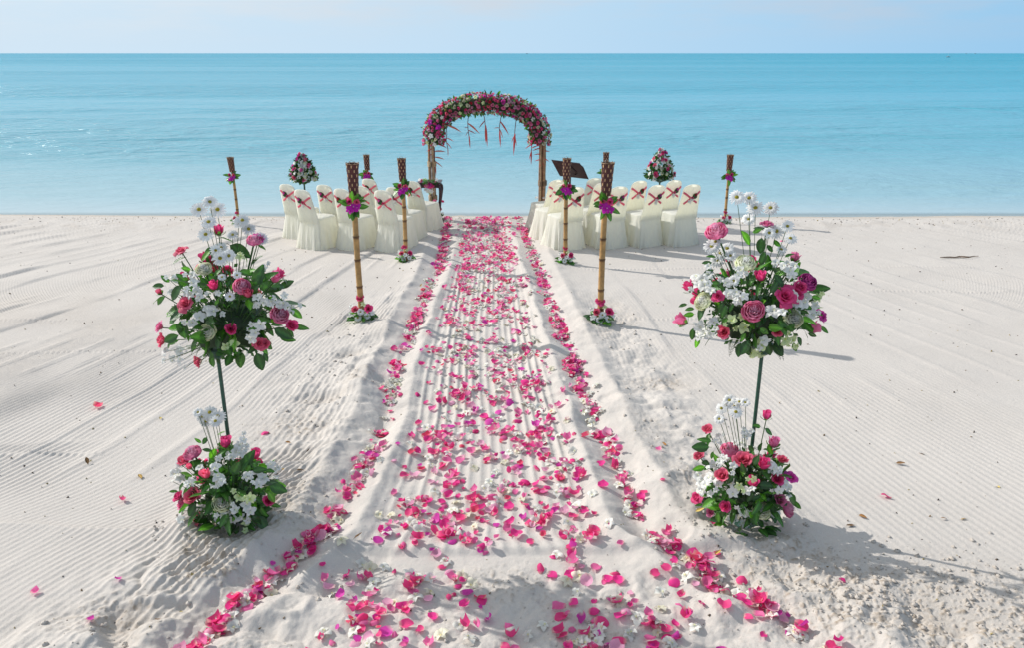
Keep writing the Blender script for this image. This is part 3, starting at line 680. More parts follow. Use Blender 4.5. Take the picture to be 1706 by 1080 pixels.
UR = [(430,62,D,100),(500,66,D,90),(535,122,D,105),(620,122,D,95),(497,186,D,85),(655,252,D,90),(612,262,D,80),(715,225,D,80),(732,292,D,84),(610,225,D,60),(290,337,D,100),(340,375,D,100),(376,350,D,90),(322,415,D,95),(412,532,D,70),(680,355,D,70),(310,310,D,70),(395,390,D,70),
 (600,200,P_,56),(155,562,BH,66),(318,612,R,60),(565,503,BH,66),(757,395,BP,60),(712,610,R,110),(758,590,R,100),(795,558,R,74),(115,750,BP,74),(350,820,C_,80),(663,815,C_,68),(868,795,BP,74),(925,722,MG,70),
 (312,245,LP,128),(525,700,LP,132),(830,532,LD,118),(480,422,LG_,124),(233,640,LG_,110),(755,745,LG_,120),
 (200,515,OW,74),(250,560,OW,80),(215,560,OW,70),(270,500,OW,66),(240,520,OW,70),(285,590,OW,66),(425,600,OW,66),(440,640,OW,76),(470,620,OW,60),(380,600,OW,60),(375,540,OW,64),(440,500,OW,60),(450,470,OW,54),(632,705,OW,100),(300,765,OW,70),(218,790,OW,76),(250,830,OW,76),(285,835,OW,60),(220,830,OW,60),(470,800,OG,80),(405,750,OG,64),(455,735,OG,50),(560,900,OG,84),(585,870,OW,70),(520,940,OG,76),(570,940,OG,70),(740,650,OW,76),(770,660,OW,70),(820,620,OW,70),(805,660,OW,76),(850,720,OW,80),(830,750,OW,60),(700,870,OG,76),(740,860,OG,76),(720,905,OG,60),(750,450,OW,70),(725,480,OW,70),(740,500,OW,66),(690,450,OW,60),(650,430,OW,60),(690,690,OG,60),(880,630,OG,60),(870,670,OW,60)]
PR = [(290,430,235,430,0,1),(300,470,240,490,0,0),(310,400,270,385,0,2),(150,665,120,670,0,0),(190,690,150,690,0,3),(190,720,135,725,0,5),(330,545,290,540,0,3),(570,290,560,380,0,1),(600,330,635,370,0,0),(640,300,670,345,0,3),(700,400,730,380,0,2),(590,370,560,430,0,3),(620,600,660,540,0,0),(520,260,545,250,0,5),(500,330,470,250,0,5),(640,500,700,560,0,1),(850,620,895,630,0,5),(640,880,690,960,0,1),(600,880,620,960,0,0),(500,870,450,950,0,1),(480,880,500,960,0,0),(560,800,610,835,0,5),(480,830,450,875,0,5),(210,850,205,915,0,5),(185,800,178,870,0,0),(830,830,880,845,0,1),(770,850,800,900,0,0),(750,880,760,940,0,2),(900,790,945,830,0,4),(370,670,340,740,0,3),(350,650,330,720,0,0),(260,660,200,750,0,0),(420,660,380,700,0,2),(790,500,740,490,0,4),(610,690,560,720,0,0),(560,440,590,380,0,1)]
arrangement(MAXL + "bouquet on the right stand, dark lotus at its right", YR, (top_r.x, top_r.y, top_r.z), (1142, 420, 1372, 592), (1100, 310), 3.374, UR, 125, .096, PR, 6, .45, .8)
FR = [(340,170,D,90),(395,115,D,100),(440,195,D,100),(465,125,D,90),(325,245,D,84),(505,130,D,76),(375,145,D,80),(430,150,D,80),(240,305,C_,76),(180,492,C_,80),(652,215,BH,70),(705,403,BP,84),(765,517,C_,76),(635,550,BH,96),(490,512,C_,130),(340,627,C_,100),(735,655,R,92),(835,642,MG,84),(560,682,BH,84),(155,780,R,84),(360,848,R,80),(255,882,P_,76),(752,802,P_,96),
 (395,450,LP,130),(808,862,LP,138),(620,875,LG_,136),(510,360,OW,76),(480,420,OW,76),(500,330,OW,60),(440,410,OW,66),(420,570,OW,70),(700,590,OW,96),(680,560,OW,80),(725,610,OW,70),(290,660,OW,96),(260,640,OW,80),(320,700,OW,76),(210,740,OW,90),(200,690,OW,90),(180,640,OW,80),(230,700,OW,80),(420,752,OW,100),(510,742,OW,80),(460,710,OG,70),(780,700,OW,76),(740,740,OW,70),(800,720,OW,70),(490,890,OW,90),(500,960,OW,100),(480,990,OW,80),(520,900,OW,70),(700,905,OW,84),(720,890,OW,70),(420,930,OW,80),(405,940,OW,66),(330,540,OW,70),(350,510,OW,60),(280,560,OW,66),(370,520,OW,60),(560,660,OG,60),(300,400,OW,50),(320,360,OW,50)]
FRP = [(255,440,138,440,0,1),(270,400,190,380,0,2),(225,575,145,600,0,5),(260,560,250,570,0,3),(610,300,580,290,0,3),(640,310,695,355,0,1),(690,490,660,430,0,5),(600,470,610,415,0,0),(560,470,530,430,0,1),(285,470,265,520,0,2),(250,570,285,600,0,0),(300,800,205,850,0,5),(210,835,160,845,0,4),(320,890,310,965,0,5),(345,880,345,940,0,2),(500,620,480,560,0,0),(560,560,600,500,0,1),(600,700,700,710,0,1),(560,760,520,820,0,1),(540,800,610,780,0,0),(800,760,880,850,0,2),(830,800,890,870,0,4),(590,940,640,1000,0,0),(420,640,380,700,0,0),(440,830,400,800,0,3)]
fr_b = ground(1243, 860)
arrangement("floor bouquet by the right stand, with a pink lotus low at its right side", YR - .12, (fr_b.x, YR - .12, z_at(fr_b.x, YR - .12)), (1168, 745, 1330, 878), (1120, 640), 4.154, FR, 125, .092, FRP, 4, .55, .8)
# ------------------------------------------------------------------ bamboo torches and their flowers
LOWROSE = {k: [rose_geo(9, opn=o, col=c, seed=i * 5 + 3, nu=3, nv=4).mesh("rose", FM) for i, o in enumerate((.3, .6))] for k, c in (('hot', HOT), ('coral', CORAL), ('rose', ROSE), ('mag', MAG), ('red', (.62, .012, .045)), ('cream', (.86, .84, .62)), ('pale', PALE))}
SMALL_LEAF = [leaf_geo(w=w, fold=.25, droop=d, col=c, nv=4).mesh("leaf", M_LEAF) for w, d, c in ((.30, .2, DK), (.26, .35, MD), (.33, .1, DK))]
def bunch(name, label, group, base, R_, heads, nleaf=16, upright=.6, low=False, leafL=None, hgt=1.0):
    """small posy: heads = [(kind, dx, dz, size)] in units of R_, seen from the camera side"""
    root = thing(name, label, "flowers", base, group)
    leafL = leafL or R_ * .85
    for i in range(nleaf):
        a = random.uniform(0, 2 * PI); e_ = random.uniform(-.1, .8) * upright
        d = Vector((math.cos(a), math.sin(a), e_)); p = Vector((d.x * R_ * .25, d.y * R_ * .25, R_ * random.uniform(.05, .5) * hgt))
        add_leaf(root, p, d, Vector((0, -.4, .9)) + rv() * .4, leafL * random.uniform(.65, 1.15), random.choice(LEAVES if not low else SMALL_LEAF))
    for kind, dx, dz, s_ in heads:
        dy = -math.sqrt(max(.05, .8 - dx * dx - (dz - .5) ** 2)) * .8
        p = Vector((dx * R_, dy * R_ * .9, dz * R_)); d = Vector((dx * .8, -1, dz * .7 + .25)) + rv() * .15
        add_flower(root, kind, p, d, s_ * R_, Vector((0, 0, 0)) if not low else None)
    return root
HEADS = [(R, -.05, 1.62, .62), (R, .55, .95, .62), (C_, -.35, .95, .55), (D, .05, .75, .55), (D, -.15, .35, .55), (D, .45, .45, .5), (OW, -.55, .55, .5), (OW, .75, .6, .45), (OG, .2, 1.2, .4), (OW, -.6, 1.05, .4)]
def torch(bpx, bpy_, tpy, headpx, wt, wb, polew, label, tag_, mir=1, near=True):
    b_ = ground(bpx, bpy_); b_.z = z_at(b_.x, b_.y); Y = b_.y
    top = at_y(bpx, tpy, Y).z; k = ppm(Y, top)
    root = thing("bamboo_torch", label, "torch", b_, "bamboo torches planted in the sand")
    hh = headpx / k / .985; z1 = top - b_.z; z0 = z1 - hh; pr = polew / 2 / ppm(Y, .6)
    lean = random.uniform(-.010, .010) + (-.028 if bpx < 450 else 0); bend = random.uniform(-.012, .012); L = lambda z: Vector((lean * z + bend * math.sin(z * 2.1), bend * .6 * math.sin(z * 2.6), z))
    # pole with node rings
    g = Geo(); nn = 5; zs = [-.12]; rr = [pr * .96]; nodes = [z0 * (i + random.uniform(.3, .6)) / nn for i in range(nn)]
    cols = []
    for zn in nodes:
        for dz, f in ((-.03, 1), (-.008, 1.02), (0, 1.16), (.006, 1.10), (.015, .98)): zs.append(zn + dz); rr.append(pr * f * (1.06 - .14 * zn / z0))
    zs.append(z0 + hh * .3); rr.append(pr * .92)
    order = sorted(range(len(zs)), key=lambda i: zs[i]); zs = [zs[i] for i in order]; rr = [rr[i] for i in order]
    g.tube([L(z) for z in zs], rr, 12, (.50, .29, .10))
    V = g.v[0]; c = g.c[0]
    for zn in nodes:
        m = np.abs(V[:, 2] - zn) < .012; c[m] = (.14, .065, .02)
    link("pole", g.mesh("pole", M_CANE), root)
    # woven head: flared basket
    rb = wb / 2 / k; rt = wt / 2 / k; ns, nl = 14, 11
    g = Geo(); P = np.zeros((ns, nl * 2, 3))
    for i in range(ns):
        for j in range(nl * 2):
            t = j / (nl * 2 - 1); r = rb + (rt - rb) * t + .0015 * (1 if (j // 2 + i) % 2 else -1); a = 2 * PI * i / ns
            P[i, j] = (r * math.cos(a), r * math.sin(a), z0 + hh * t) + np.array(L(z0 + hh * t)) * (1, 1, 0)
    g.grid(P, (.085, .020, .016), wrap=True); g.grid(P + (np.array([[L(z0 + hh * j / (nl * 2 - 1)).x, L(z0 + hh * j / (nl * 2 - 1)).y, 0] for j in range(nl * 2)])[None] - P) * np.array((.07, .07, 0)), (.05, .014, .012), wrap=True)
    head = link("woven_head", g.mesh("woven_head", M_WEAVE, False), root)
    g = Geo()                                                       # pale upright slats that show through the weave
    for i in range(ns):
        a = 2 * PI * (i + .5) / ns
        for j in range(7):
            if (i + j) % 2: continue
            t0 = (j + .12) / 7; t1 = t0 + .085; Q = []
            for t in (t0, t1):
                r = (rb + (rt - rb) * t) * 1.0 + .0025
                for da in (-.085, .085): Q.append((r * math.cos(a + da) + L(z0 + hh * t).x, r * math.sin(a + da) + L(z0 + hh * t).y, z0 + hh * t))
            Q2 = [(x * .97, y * .97, z) for x, y, z in Q]
            g.add(Q + Q2, [[0, 1, 3, 2], [4, 6, 7, 5], [0, 4, 5, 1], [2, 3, 7, 6], [0, 2, 6, 4], [1, 5, 7, 3]], (.62, .40, .20))
    o = link("cane_slat", g.mesh("cane_slat", M_WEAVE, False), head); o['kind'] = 'stuff'
    g = Geo(); zt = z0 + hh
    for zz, rr_, c_ in ((zt, rt * 1.03, (.42, .27, .15)), (z0, rb * 1.05, (.30, .16, .08))):
        pts = [(rr_ * math.cos(a) + L(zz).x, rr_ * math.sin(a) + L(zz).y, zz + random.uniform(-.002, .002)) for a in np.linspace(0, 2 * PI, 17)]
        g.tube(pts, .004, 5, c_)
    for i in range(9):
        a = i * .7; g.tube([L(zt) + Vector((rt * math.cos(a), rt * math.sin(a), - .02)), L(zt) + Vector((rt * 1.05 * math.cos(a), rt * 1.05 * math.sin(a), .014))], .0028, 4, (.16, .07, .04))
    link("rim", g.mesh("rim", M_WEAVE), head)
    g = Geo(); g.tube([L(z0 + hh * .2), L(zt - .03)], [rb * .75, rt * .62], 12, (.16, .15, .14)); link("oil_can", g.mesh("oil_can", M_WOOD), root)
    if near:
        g = Geo(); pts = [L(zt) + Vector((rt * .5 * math.cos(t * 4), -rt * .3 + rt * .5 * math.sin(t * 3), - .02 + .05 * math.sin(t * PI))) for t in np.linspace(0, 1, 8)]
        g.tube(pts, .002, 4, (.45, .42, .38)); link("wire", g.mesh("wire", M_STEM), root)
    # posy tied under the head
    q = .135 * (hh / .34) ** .55
    pr_ = thing("torch_posy", tag_[0], "flowers", b_ + L(z0 + .0) + Vector((0, -pr * .6, -.10 * q / .135)), "posies tied under the torch heads")
    for i in range(12):
        a = random.uniform(0, 2 * PI); d = Vector((math.cos(a) * 1.0, -.45 + .25 * math.sin(a * 2), math.sin(a) * .9 - .15)); L_ = q * random.uniform(.75, 1.15)
        add_leaf(pr_, Vector((math.cos(a) * q * .2, -.02, math.sin(a) * q * .2)), d, Vector((0, -1, .5)) + rv() * .4, L_)
    c_ = Vector((0, 0, 0))
    for kind, dx, dz, s_ in ((R, -.30 * mir, .38, .55), (C_, .32 * mir, .34, .52), ('orchid_p', .05 * mir, -.15, .88), ('orchid_p', -.25 * mir, -.30, .75), ('orchid_p', .30 * mir, -.05, .7), (MG, .12, .05, .4)):
        add_flower(pr_, kind, Vector((dx * q, -.55 * q + .1 * abs(dx) * q, dz * q)), Vector((dx * .6, -1, dz * .4 + .3)), s_ * q, c_)
    # posy on the sand at its foot
    w = tag_[2] / 2 / ppm(Y, .1)
    bunch("foot_posy", tag_[1], "posies at the feet of the torches", b_ + Vector((0, -.01, .0)), w, HEADS if near else HEADS[:7], 22 if near else 12)
    return root
TG = "bamboo torch with woven brown head, "
torch(604, 537, 272, 52, 21, 16, 10, TG + "nearest one on the left of the aisle", ("purple orchid posy under the head of the nearest left torch", "posy of pink roses and daisies at the foot of the nearest left torch", 50))
torch(1000, 540, 271, 53, 21, 17, 10, TG + "nearest one on the right of the aisle", ("purple orchid posy under the head of the nearest right torch", "posy of pink roses and daisies at the foot of the nearest right torch", 50), -1)
torch(676.5, 438, 264, 37, 14, 11.5, 7, TG + "leaning by the left chairs at the aisle", ("orchid posy on the torch in front of the left chairs by the aisle", "low posy at the foot of the torch beside the left chairs", 32))
torch(942, 440, 264, 37, 14, 11.5, 7, TG + "in front of the right chair nearest the aisle", ("orchid posy on the torch in front of the aisle-side right chair", "low posy at the foot of the torch before the right chairs", 32), -1)
torch(398, 374, 262, 23, 11, 9, 4.6, TG + "standing alone far left near the water", ("orchid posy on the lone far left torch", "small posy at the foot of the lone far left torch", 24))
torch(618, 374, 258, 24, 10, 8.6, 4.6, TG + "rising behind the left chairs", ("orchid posy on the torch behind the left chairs", "small posy behind the left chairs at the foot of a torch", 24))
torch(1005.5, 374, 254, 24, 10, 8.6, 4.6, TG + "mostly hidden behind the nearest right torch", ("orchid posy on the torch hidden behind the nearest right torch", "small posy behind the right chairs at the foot of a torch", 24))
torch(1207, 372, 258, 26, 11, 9, 4.6, TG + "standing alone right of the chairs near the water", ("orchid posy on the lone torch right of the chairs", "small posy at the foot of the lone torch right of the chairs", 24), -1)

# ------------------------------------------------------------------ covered chairs
def chair_parts(mir):
    """meshes of one covered chair, facing +Y, back at y = 0"""
    out = []
    def halfw(z):                                                    # half width of the back
        if z > .80: return .160 * max(0, 1 - ((z - .80) / .105) ** 2.9) ** (1 / 2.9) if z < .905 else 0
        if z > .45: return .158 + (.79 - z) / .34 * .036
        return .194 + (.45 - z) / .45 * .030
    def backy(z): return -.11 * max(0, (z - .42)) / .48 - (.035 * max(0, (.42 - z) / .42) ** 1.2)
    def panel(z0, z1, nz, th, wave=0):
        zs = z0 + (z1 - z0) * (np.sin(np.linspace(0, PI / 2, nz)) if z1 > .88 else np.linspace(0, 1, nz)); nx = 13; P = np.zeros((26, nz, 3))
        for j, z in enumerate(zs):
            hw_ = max(.004, halfw(z)); t_ = th * min(1, hw_ / .06)
            for i in range(nx):
                u = -1 + 2 * i / (nx - 1); e_ = (1 - abs(u) ** 5)
                wv = wave * math.sin(u * 9 + 1.1) * max(0, (.42 - z) / .42) + .004 * math.sin(u * 14 + z * 3) * (z < .74)
                P[i, j] = (u * hw_, backy(z) - t_ * e_ - wv, z); P[25 - i, j] = (u * hw_, backy(z) + t_ * e_, z)
        return P
    g = Geo(); P = panel(.40, .904, 14, .022); g.grid(P, wrap=True); out.append(("back_cover", g))
    # skirt
    g = Geo(); nz = 10; n_ = 72; P = np.zeros((n_, nz, 3))
    for j in range(nz):
        t = j / (nz - 1); z = .455 * (1 - t) + .0 * t; fl = t ** 1.3
        wx = .196 + .040 * fl; y0 = -.012 - .055 * fl; y1 = .40 + .06 * fl; cyy = (y0 + y1) / 2; wy = (y1 - y0) / 2
        for i in range(n_):
            a = 2 * PI * i / n_; ca, sa = math.cos(a), math.sin(a); e_ = 7
            r = 1 / ((abs(ca) ** e_ + abs(sa) ** e_) ** (1 / e_))
            corner = max(0, abs(math.sin(2 * a)) - .72) / .28
            fold = (.016 * math.sin(a * 11 + .7) + .010 * math.sin(a * 19 + 2)) * fl * (1 - .6 * (sa < -.7)) + .035 * corner * fl * math.cos((a % (PI / 2) - PI / 4) * 22)
            P[i, j] = ((r + 0) * ca * wx + ca * fold, cyy + r * sa * wy + sa * fold, z + (.004 + .004 * math.sin(a * 5)) * t)
    g.grid(P, wrap=True); out.append(("skirt", g))
    # seat
    g = Geo(); rings = []
    for s_, dz in ((0, .022), (.5, .022), (.85, .018), (.97, .010), (1.0, -.004)):
        rings.append([(math.cos(a) * .198 * s_ / ((abs(math.cos(a)) ** 7 + abs(math.sin(a)) ** 7) ** (1 / 7)), .195 + math.sin(a) * .208 * s_ / ((abs(math.cos(a)) ** 7 + abs(math.sin(a)) ** 7) ** (1 / 7)), .457 + dz) for a in np.linspace(0, 2 * PI, 36, endpoint=False)])
    g.grid(np.transpose(np.array(rings), (1, 0, 2)), wrap=True); out.append(("seat_cover", g))
    # crossed ribbon on the back
    def ribbon(x0, z0, x1, z1, off, endcut):
        g = Geo(); n_ = 9; P = np.zeros((n_, 2, 3)); dx, dz = x1 - x0, z1 - z0; ln = math.hypot(dx, dz); px_, pz_ = -dz / ln * .0150, dx / ln * .0150
        for i in range(n_):
            t = i / (n_ - 1); x = x0 + dx * t; z = z0 + dz * t; hw_ = halfw(z); u = min(1, abs(x) / hw_)
            y = backy(z) - .022 * (1 - u ** 5) - off - .004 * math.sin(t * 7)
            P[i, 0] = (x + px_, y, z + pz_); P[i, 1] = (x - px_, y, z - pz_)
        P2 = P.copy(); P2[:, :, 1] += .0025
        Q = np.stack([P[:, 0], P[:, 1], P2[:, 1], P2[:, 0]], 1); g.grid(np.transpose(Q, (1, 0, 2)), (.97, .19, .28), wrap=True)
        return g
    rr = Geo()
    for s_ in (-1, 1):
        rr.geo(ribbon(s_ * .146, .800, -s_ * .120, .632, .005 + .003 * (s_ > 0), True))
    out.append(("ribbon", rr))
    g = Geo(); n_ = 12                                               # band of the ribbon round the front
    P = np.zeros((n_, 2, 3))
    for i in range(n_):
        u = -1 + 2 * i / (n_ - 1); P[i, 0] = (u * .149, backy(.80) + .024 * (1 - abs(u) ** 5) + .004, .816); P[i, 1] = (u * .151, backy(.78) + .024 * (1 - abs(u) ** 5) + .004, .783)
    g.grid(P, (.97, .19, .28)); out.append(("ribbon_band", g))
    return out
CH = [(nm, g.mesh(nm, M_RIB if nm.startswith("ribbon") else M_CLOTH)) for nm, g in chair_parts(1)]
CHLEAF = leaf_geo(w=.42, fold=.1, droop=.1, col=(.02, .05, .018), nv=5).mesh("leaf", M_LEAF)
g = Geo()
for (lx, ly) in ((-.15, .02), (.15, .02), (-.15, .36), (.15, .36)): g.tube([(lx, ly, 0), (lx, ly, .44)], .011, 6, (.5, .5, .5))
CHLEG = g.mesh("leg_frame", M_WOOD)
def chair(px, py, Y, label, group, mir):
    yaw = -.50 * mir + random.uniform(-.06, .06); P = at_y(px, py, Y - .10); zc = z_at(P.x, Y) ; s_ = (P.z - zc) / .905
    root = thing("covered_chair", label, "chair", (P.x - .10 * math.sin(yaw), Y, zc - .004), group, yaw)
    sx = random.uniform(.97, 1.03)
    for nm, me in CH:
        o = link(nm, me, root); o.scale = (sx * (.5 + .5 * s_), 1, s_)
    link("leg_frame", CHLEG, root).scale = (1, 1, s_ * .98)
    # rose and white orchid pinned to the ribbon
    y = -.085
    add_leaf(root, Vector((-.02 * mir, y - .02, .70)) * s_, Vector((-.5 * mir, -.2, .85)), Vector((0, -1, .2)), .10, CHLEAF)
    M = frame(Vector((-.055 * mir, y - .022, .752 * s_)), Vector((-.1 * mir, -1, .35)), 0, .026); link("rose", LOWROSE['red' if random.random() < .5 else 'mag'][0], root, M)
    M = frame(Vector((.005, y - .016, .715 * s_)), Vector((.1, -1, .3)), 1, .024); link("rose", LOWROSE['hot'][0], root, M)
    for k in range(3):
        M = frame(Vector((.012 * mir + random.uniform(-.025, .025), y - .010, (.685 - .018 * k) * s_)), Vector((random.uniform(-.5, .5), -1, -.1)), random.uniform(0, 6), .030); link("white_orchid", ORCW[k], root, M)
    return root
GL = "covered chairs left of the aisle"; GR = "covered chairs right of the aisle"; CB = "cream chair with crossed red ribbon, "
for px, py, Y, lb in ((502, 315, 11.72, "left seats, nearest row, far from the aisle"), (568, 313.5, 11.66, "left seats, nearest row, behind the big torch"), (637, 316, 11.50, "left seats, nearest row, aisle end"),
        (477, 306, 12.42, "outermost of all the left seats"), (539, 307, 12.38, "left seats, middle row, second from outer end"), (601, 309.5, 12.3, "left seats, middle row, half hidden by a torch head"), (656, 311, 12.2, "left seats, middle row, aisle end"),
        (614, 297, 13.05, "left seats, back row, tall behind the big torch"), (687, 301, 12.9, "left seats, row nearest the sea, beside the aisle")):
    chair(px, py, Y, CB + lb, GL, 1)
for px, py, Y, lb in ((959, 311, 11.66, "right seats, nearest row, behind the thin torch"), (1032, 310, 11.76, "right seats, nearest row, behind the big torch"), (1095, 307.5, 11.9, "right seats, nearest row, third from aisle"), (1154, 306.5, 11.96, "outermost of all the right seats"),
        (936, 306, 12.28, "right seats, middle row, aisle end"), (1003, 304, 12.4, "right seats, middle row, hidden by the big torch"), (1066, 300.5, 12.55, "right seats, middle row, third from aisle"), (1124, 299.5, 12.62, "right seats, middle row, outer end"),
        (928, 299, 12.9, "right seats, row nearest the sea, beside the aisle"), (991, 296, 13.1, "right seats, back row, left of the big torch head")):
    chair(px, py, Y, CB + lb, GR, -1)

# ------------------------------------------------------------------ flower arch
YA = 13.95
al = at_y(718.5, 240, YA); ar = at_y(904.5, 240, YA)
gx = (al.x + ar.x) / 2
arch = thing("flower_arch", "wedding arch of cane posts topped by a thick garland of pink and white flowers", "arch", (gx, YA, 0))
def A_(px, py, dy=0): return at_y(px, py, YA + dy) - Vector((gx, YA, 0))
for s_, pp in ((-1, al), (1, ar)):
    bx = pp.x - gx; zt = pp.z + .15
    for i in range(11):
        a = i * 2 * PI / 11; r = .052 if i % 2 else .030; rr_ = random.uniform(.012, .021)
        x = bx + math.cos(a) * r; y = math.sin(a) * r; cc = random.choice([(.36, .20, .10), (.46, .30, .16), (.25, .12, .06), (.55, .40, .26), (.34, .22, .15)])
        if s_ < 0 and i == 8: cc = (.72, .66, .58)
        g = Geo(); zs = np.linspace(-.05, zt - random.uniform(0, .1), 8)
        g.tube([(x + random.uniform(-.004, .004), y + random.uniform(-.004, .004), z) for z in zs], [rr_ * (1.1 if k % 2 else .95) for k in range(8)], 7, cc)
        link("cane", g.mesh("cane", M_CANE), arch)
    for zz in ((.95, .36) if s_ < 0 else (.62, .25)):
        g = Geo()
        for q in range(5):
            g.tube([(bx + .072 * math.cos(a), .072 * math.sin(a), zz + q * .018 + .004 * math.sin(a)) for a in np.linspace(0, 2 * PI, 15)], .010, 5, (.50, .36, .20) if s_ < 0 else (.24, .15, .08))
        link("lashing", g.mesh("lashing", M_CANE), arch)
    for yy in (-.0,):
        pass
def arcp(th):
    c_, s_ = math.cos(th), math.sin(th)
    px = 810.5 + 88.5 * math.copysign(abs(c_) ** .88, c_); py = 226 - 53.5 * abs(s_) ** .86
    if abs(c_) > .995: py += 0
    return A_(px, py)
ths = np.linspace(PI, 0, 90); cps = [arcp(t) for t in ths]
cps = [cps[0] + Vector((0, 0, -.13))] + cps + [cps[-1] + Vector((0, 0, -.13))]
cum = np.concatenate([[0], np.cumsum([(cps[i + 1] - cps[i]).length for i in range(len(cps) - 1)])])
def along(s_):
    s_ = min(max(s_, 0), cum[-1] - 1e-4); i = int(np.searchsorted(cum, s_, side='right')) - 1; t = (s_ - cum[i]) / (cum[i + 1] - cum[i])
    return cps[i].lerp(cps[i + 1], t), (cps[i + 1] - cps[i]).normalized()
g = Geo(); g.tube(cps[::6] + [cps[-1]], .11, 10, (.03, .05, .02)); link("garland_core", g.mesh("garland_core", M_STEM), arch)
g = Geo()
SLG = [leaf_geo(w=w, fold=.25, droop=.2, col=c, nv=4) for w, c in ((.28, DK), (.22, (.02, .05, .02)), (.3, MD))]
for i in range(900):
    s_ = random.uniform(-.02, cum[-1] + .02); c_, tn = along(s_); ph = random.uniform(0, 2 * PI); sd_ = Vector((0, -1, 0)); up_ = tn.cross(sd_).normalized()
    n_ = sd_ * math.cos(ph) + up_ * math.sin(ph); rr_ = .155 * random.uniform(.75, 1.20)
    d = (n_ + rv() * .5).normalized(); q = rv(); q = (q - d * q.dot(d)).normalized(); L_ = random.uniform(.045, .085)
    g.geo(random.choice(SLG), Matrix.Translation(c_ + n_ * (rr_ - .02)) @ Matrix((d.cross(q), d, q)).transposed().to_4x4() @ Matrix.Scale(L_, 4))
o = link("garland_foliage", g.mesh("garland_foliage", M_LEAF), arch); o['kind'] = 'stuff'
placed = []; kinds = ['hot'] * 6 + ['coral'] * 7 + ['red'] * 1 + ['rose'] * 6 + ['pale'] * 5 + ['mag'] * 2 + ['cream'] * 6 + ['ow'] * 6 + ['op'] * 1
tries = 0
while len(placed) < 560 and tries < 12000:
    tries += 1
    s_ = random.uniform(-.03, cum[-1] + .03); c_, tn = along(s_); ph = random.gauss(0, 1.25); sd_ = Vector((0, -1, 0)); up_ = tn.cross(sd_).normalized()
    n_ = sd_ * math.cos(ph) + up_ * math.sin(ph); k = random.choice(kinds); sz = {'pale': .075, 'cream': .085, 'ow': .090, 'op': .095, 'rose': .085, 'mag': .09}.get(k, .066) * random.uniform(.75, 1.12)
    endf = 1 + .16 * max(0, 1 - min(s_, cum[-1] - s_) / .5)
    p = c_ + n_ * (.158 * endf * random.uniform(.90, 1.12) * (1 + .10 * math.sin(s_ * 7) * math.sin(s_ * 3.1 + ph)))
    if any((p - q).length < (sz + z) * .45 for q, z in placed[-600:]): continue
    placed.append((p, sz)); n2 = n_ + rv() * .25
    if k == 'ow': M = frame(p, n2, random.uniform(0, 6), sz / 2.0); link("white_orchid", random.choice(ORCW), arch, M) if len(placed) % 2 else link("white_orchid", random.choice(ORCG), arch, M)
    elif k == 'op': link("purple_orchid", random.choice(ORCP), arch, frame(p, n2, random.uniform(0, 6), sz / 2.0))
    elif k == 'cream': link("cream_rose", random.choice(LOWROSE['cream']), arch, frame(p - n_ * sz * .3, n2, random.uniform(0, 6), sz / 1.9))
    else: link("rose", random.choice(LOWROSE[k]), arch, frame(p - n_ * sz * .3, n2, random.uniform(0, 6), sz / 1.9))
# hanging heliconia stalks
def bract(g, p, d, L_, col=(.55, .06, .07)):
    d = Vector(d).normalized(); sg = 1 if d.x >= 0 else -1; pts = []; rr_ = []
    for t in np.linspace(0, 1, 6): pts.append(Vector(p) + d * L_ * t + Vector((0, 0, -.25 * L_ * t * t))); rr_.append(L_ * .062 * math.sin(PI * min(1, t * .9 + .14)) ** .8 + .0006)
    g.tube(pts, rr_, 5, col)
def heliconia(points, brs):
    pts = [A_(x, y, -.02) for x, y in points]
    g = Geo(); g.tube(pts, .0065, 5, (.16, .05, .04)); root = link("heliconia", g.mesh("heliconia", M_STEM), arch)
    for (x, y, tx, ty) in brs:
        g = Geo(); a = A_(x, y, -.03); b_ = A_(tx, ty, -.05 - random.uniform(0, .04)); bract(g, a, (b_ - a) + Vector((0, 0, .25 * (b_ - a).length)), (b_ - a).length, random.choice([(.80, .16, .13), (.70, .12, .11), (.80, .28, .20)])); link("bract", g.mesh("bract", M_PET), root)
def c5(L): return [(680 + x / 4.696, 140 + y / 4.696) for x, y in L]
def b5(L): return [(680 + a / 4.696, 140 + b_ / 4.696, 680 + c_ / 4.696, 140 + d / 4.696) for a, b_, c_, d in L]
heliconia(c5([(305, 295), (300, 345), (303, 395), (298, 440), (310, 500), (312, 550)]), b5([(305, 320, 410, 375), (302, 420, 352, 448), (300, 455, 335, 500), (303, 400, 280, 412), (311, 500, 312, 552), (300, 440, 288, 458)]))
heliconia(c5([(472, 240), (466, 300), (468, 350), (475, 400), (482, 480)]), b5([(467, 305, 548, 382), (469, 360, 525, 388), (466, 340, 436, 338), (470, 370, 452, 400), (476, 400, 483, 484)]))
heliconia(c5([(588, 225), (598, 270), (603, 320), (612, 400)]), b5([(600, 285, 560, 338), (605, 320, 616, 456), (604, 340, 606, 440)]))
heliconia(c5([(730, 235), (720, 290), (712, 345), (720, 400)]), b5([(720, 290, 774, 380), (712, 340, 668, 345), (715, 365, 720, 470), (716, 350, 736, 410)]))
heliconia(c5([(845, 270), (836, 350), (832, 400), (827, 450)]), b5([(835, 385, 827, 524), (832, 400, 812, 450), (834, 410, 845, 470), (832, 440, 830, 500)]))
heliconia(c5([(965, 370), (968, 430), (966, 480), (964, 530)]), b5([(968, 470, 918, 506), (966, 455, 1015, 455), (964, 520, 962, 612), (966, 500, 1020, 478), (965, 520, 950, 580)]))
heliconia(c5([(200, 440), (205, 500), (207, 560), (212, 640), (216, 690)]), b5([(203, 460, 300, 500), (206, 525, 298, 530), (207, 570, 285, 590), (210, 605, 265, 648), (200, 500, 145, 528), (206, 552, 155, 556), (214, 640, 218, 700)]))
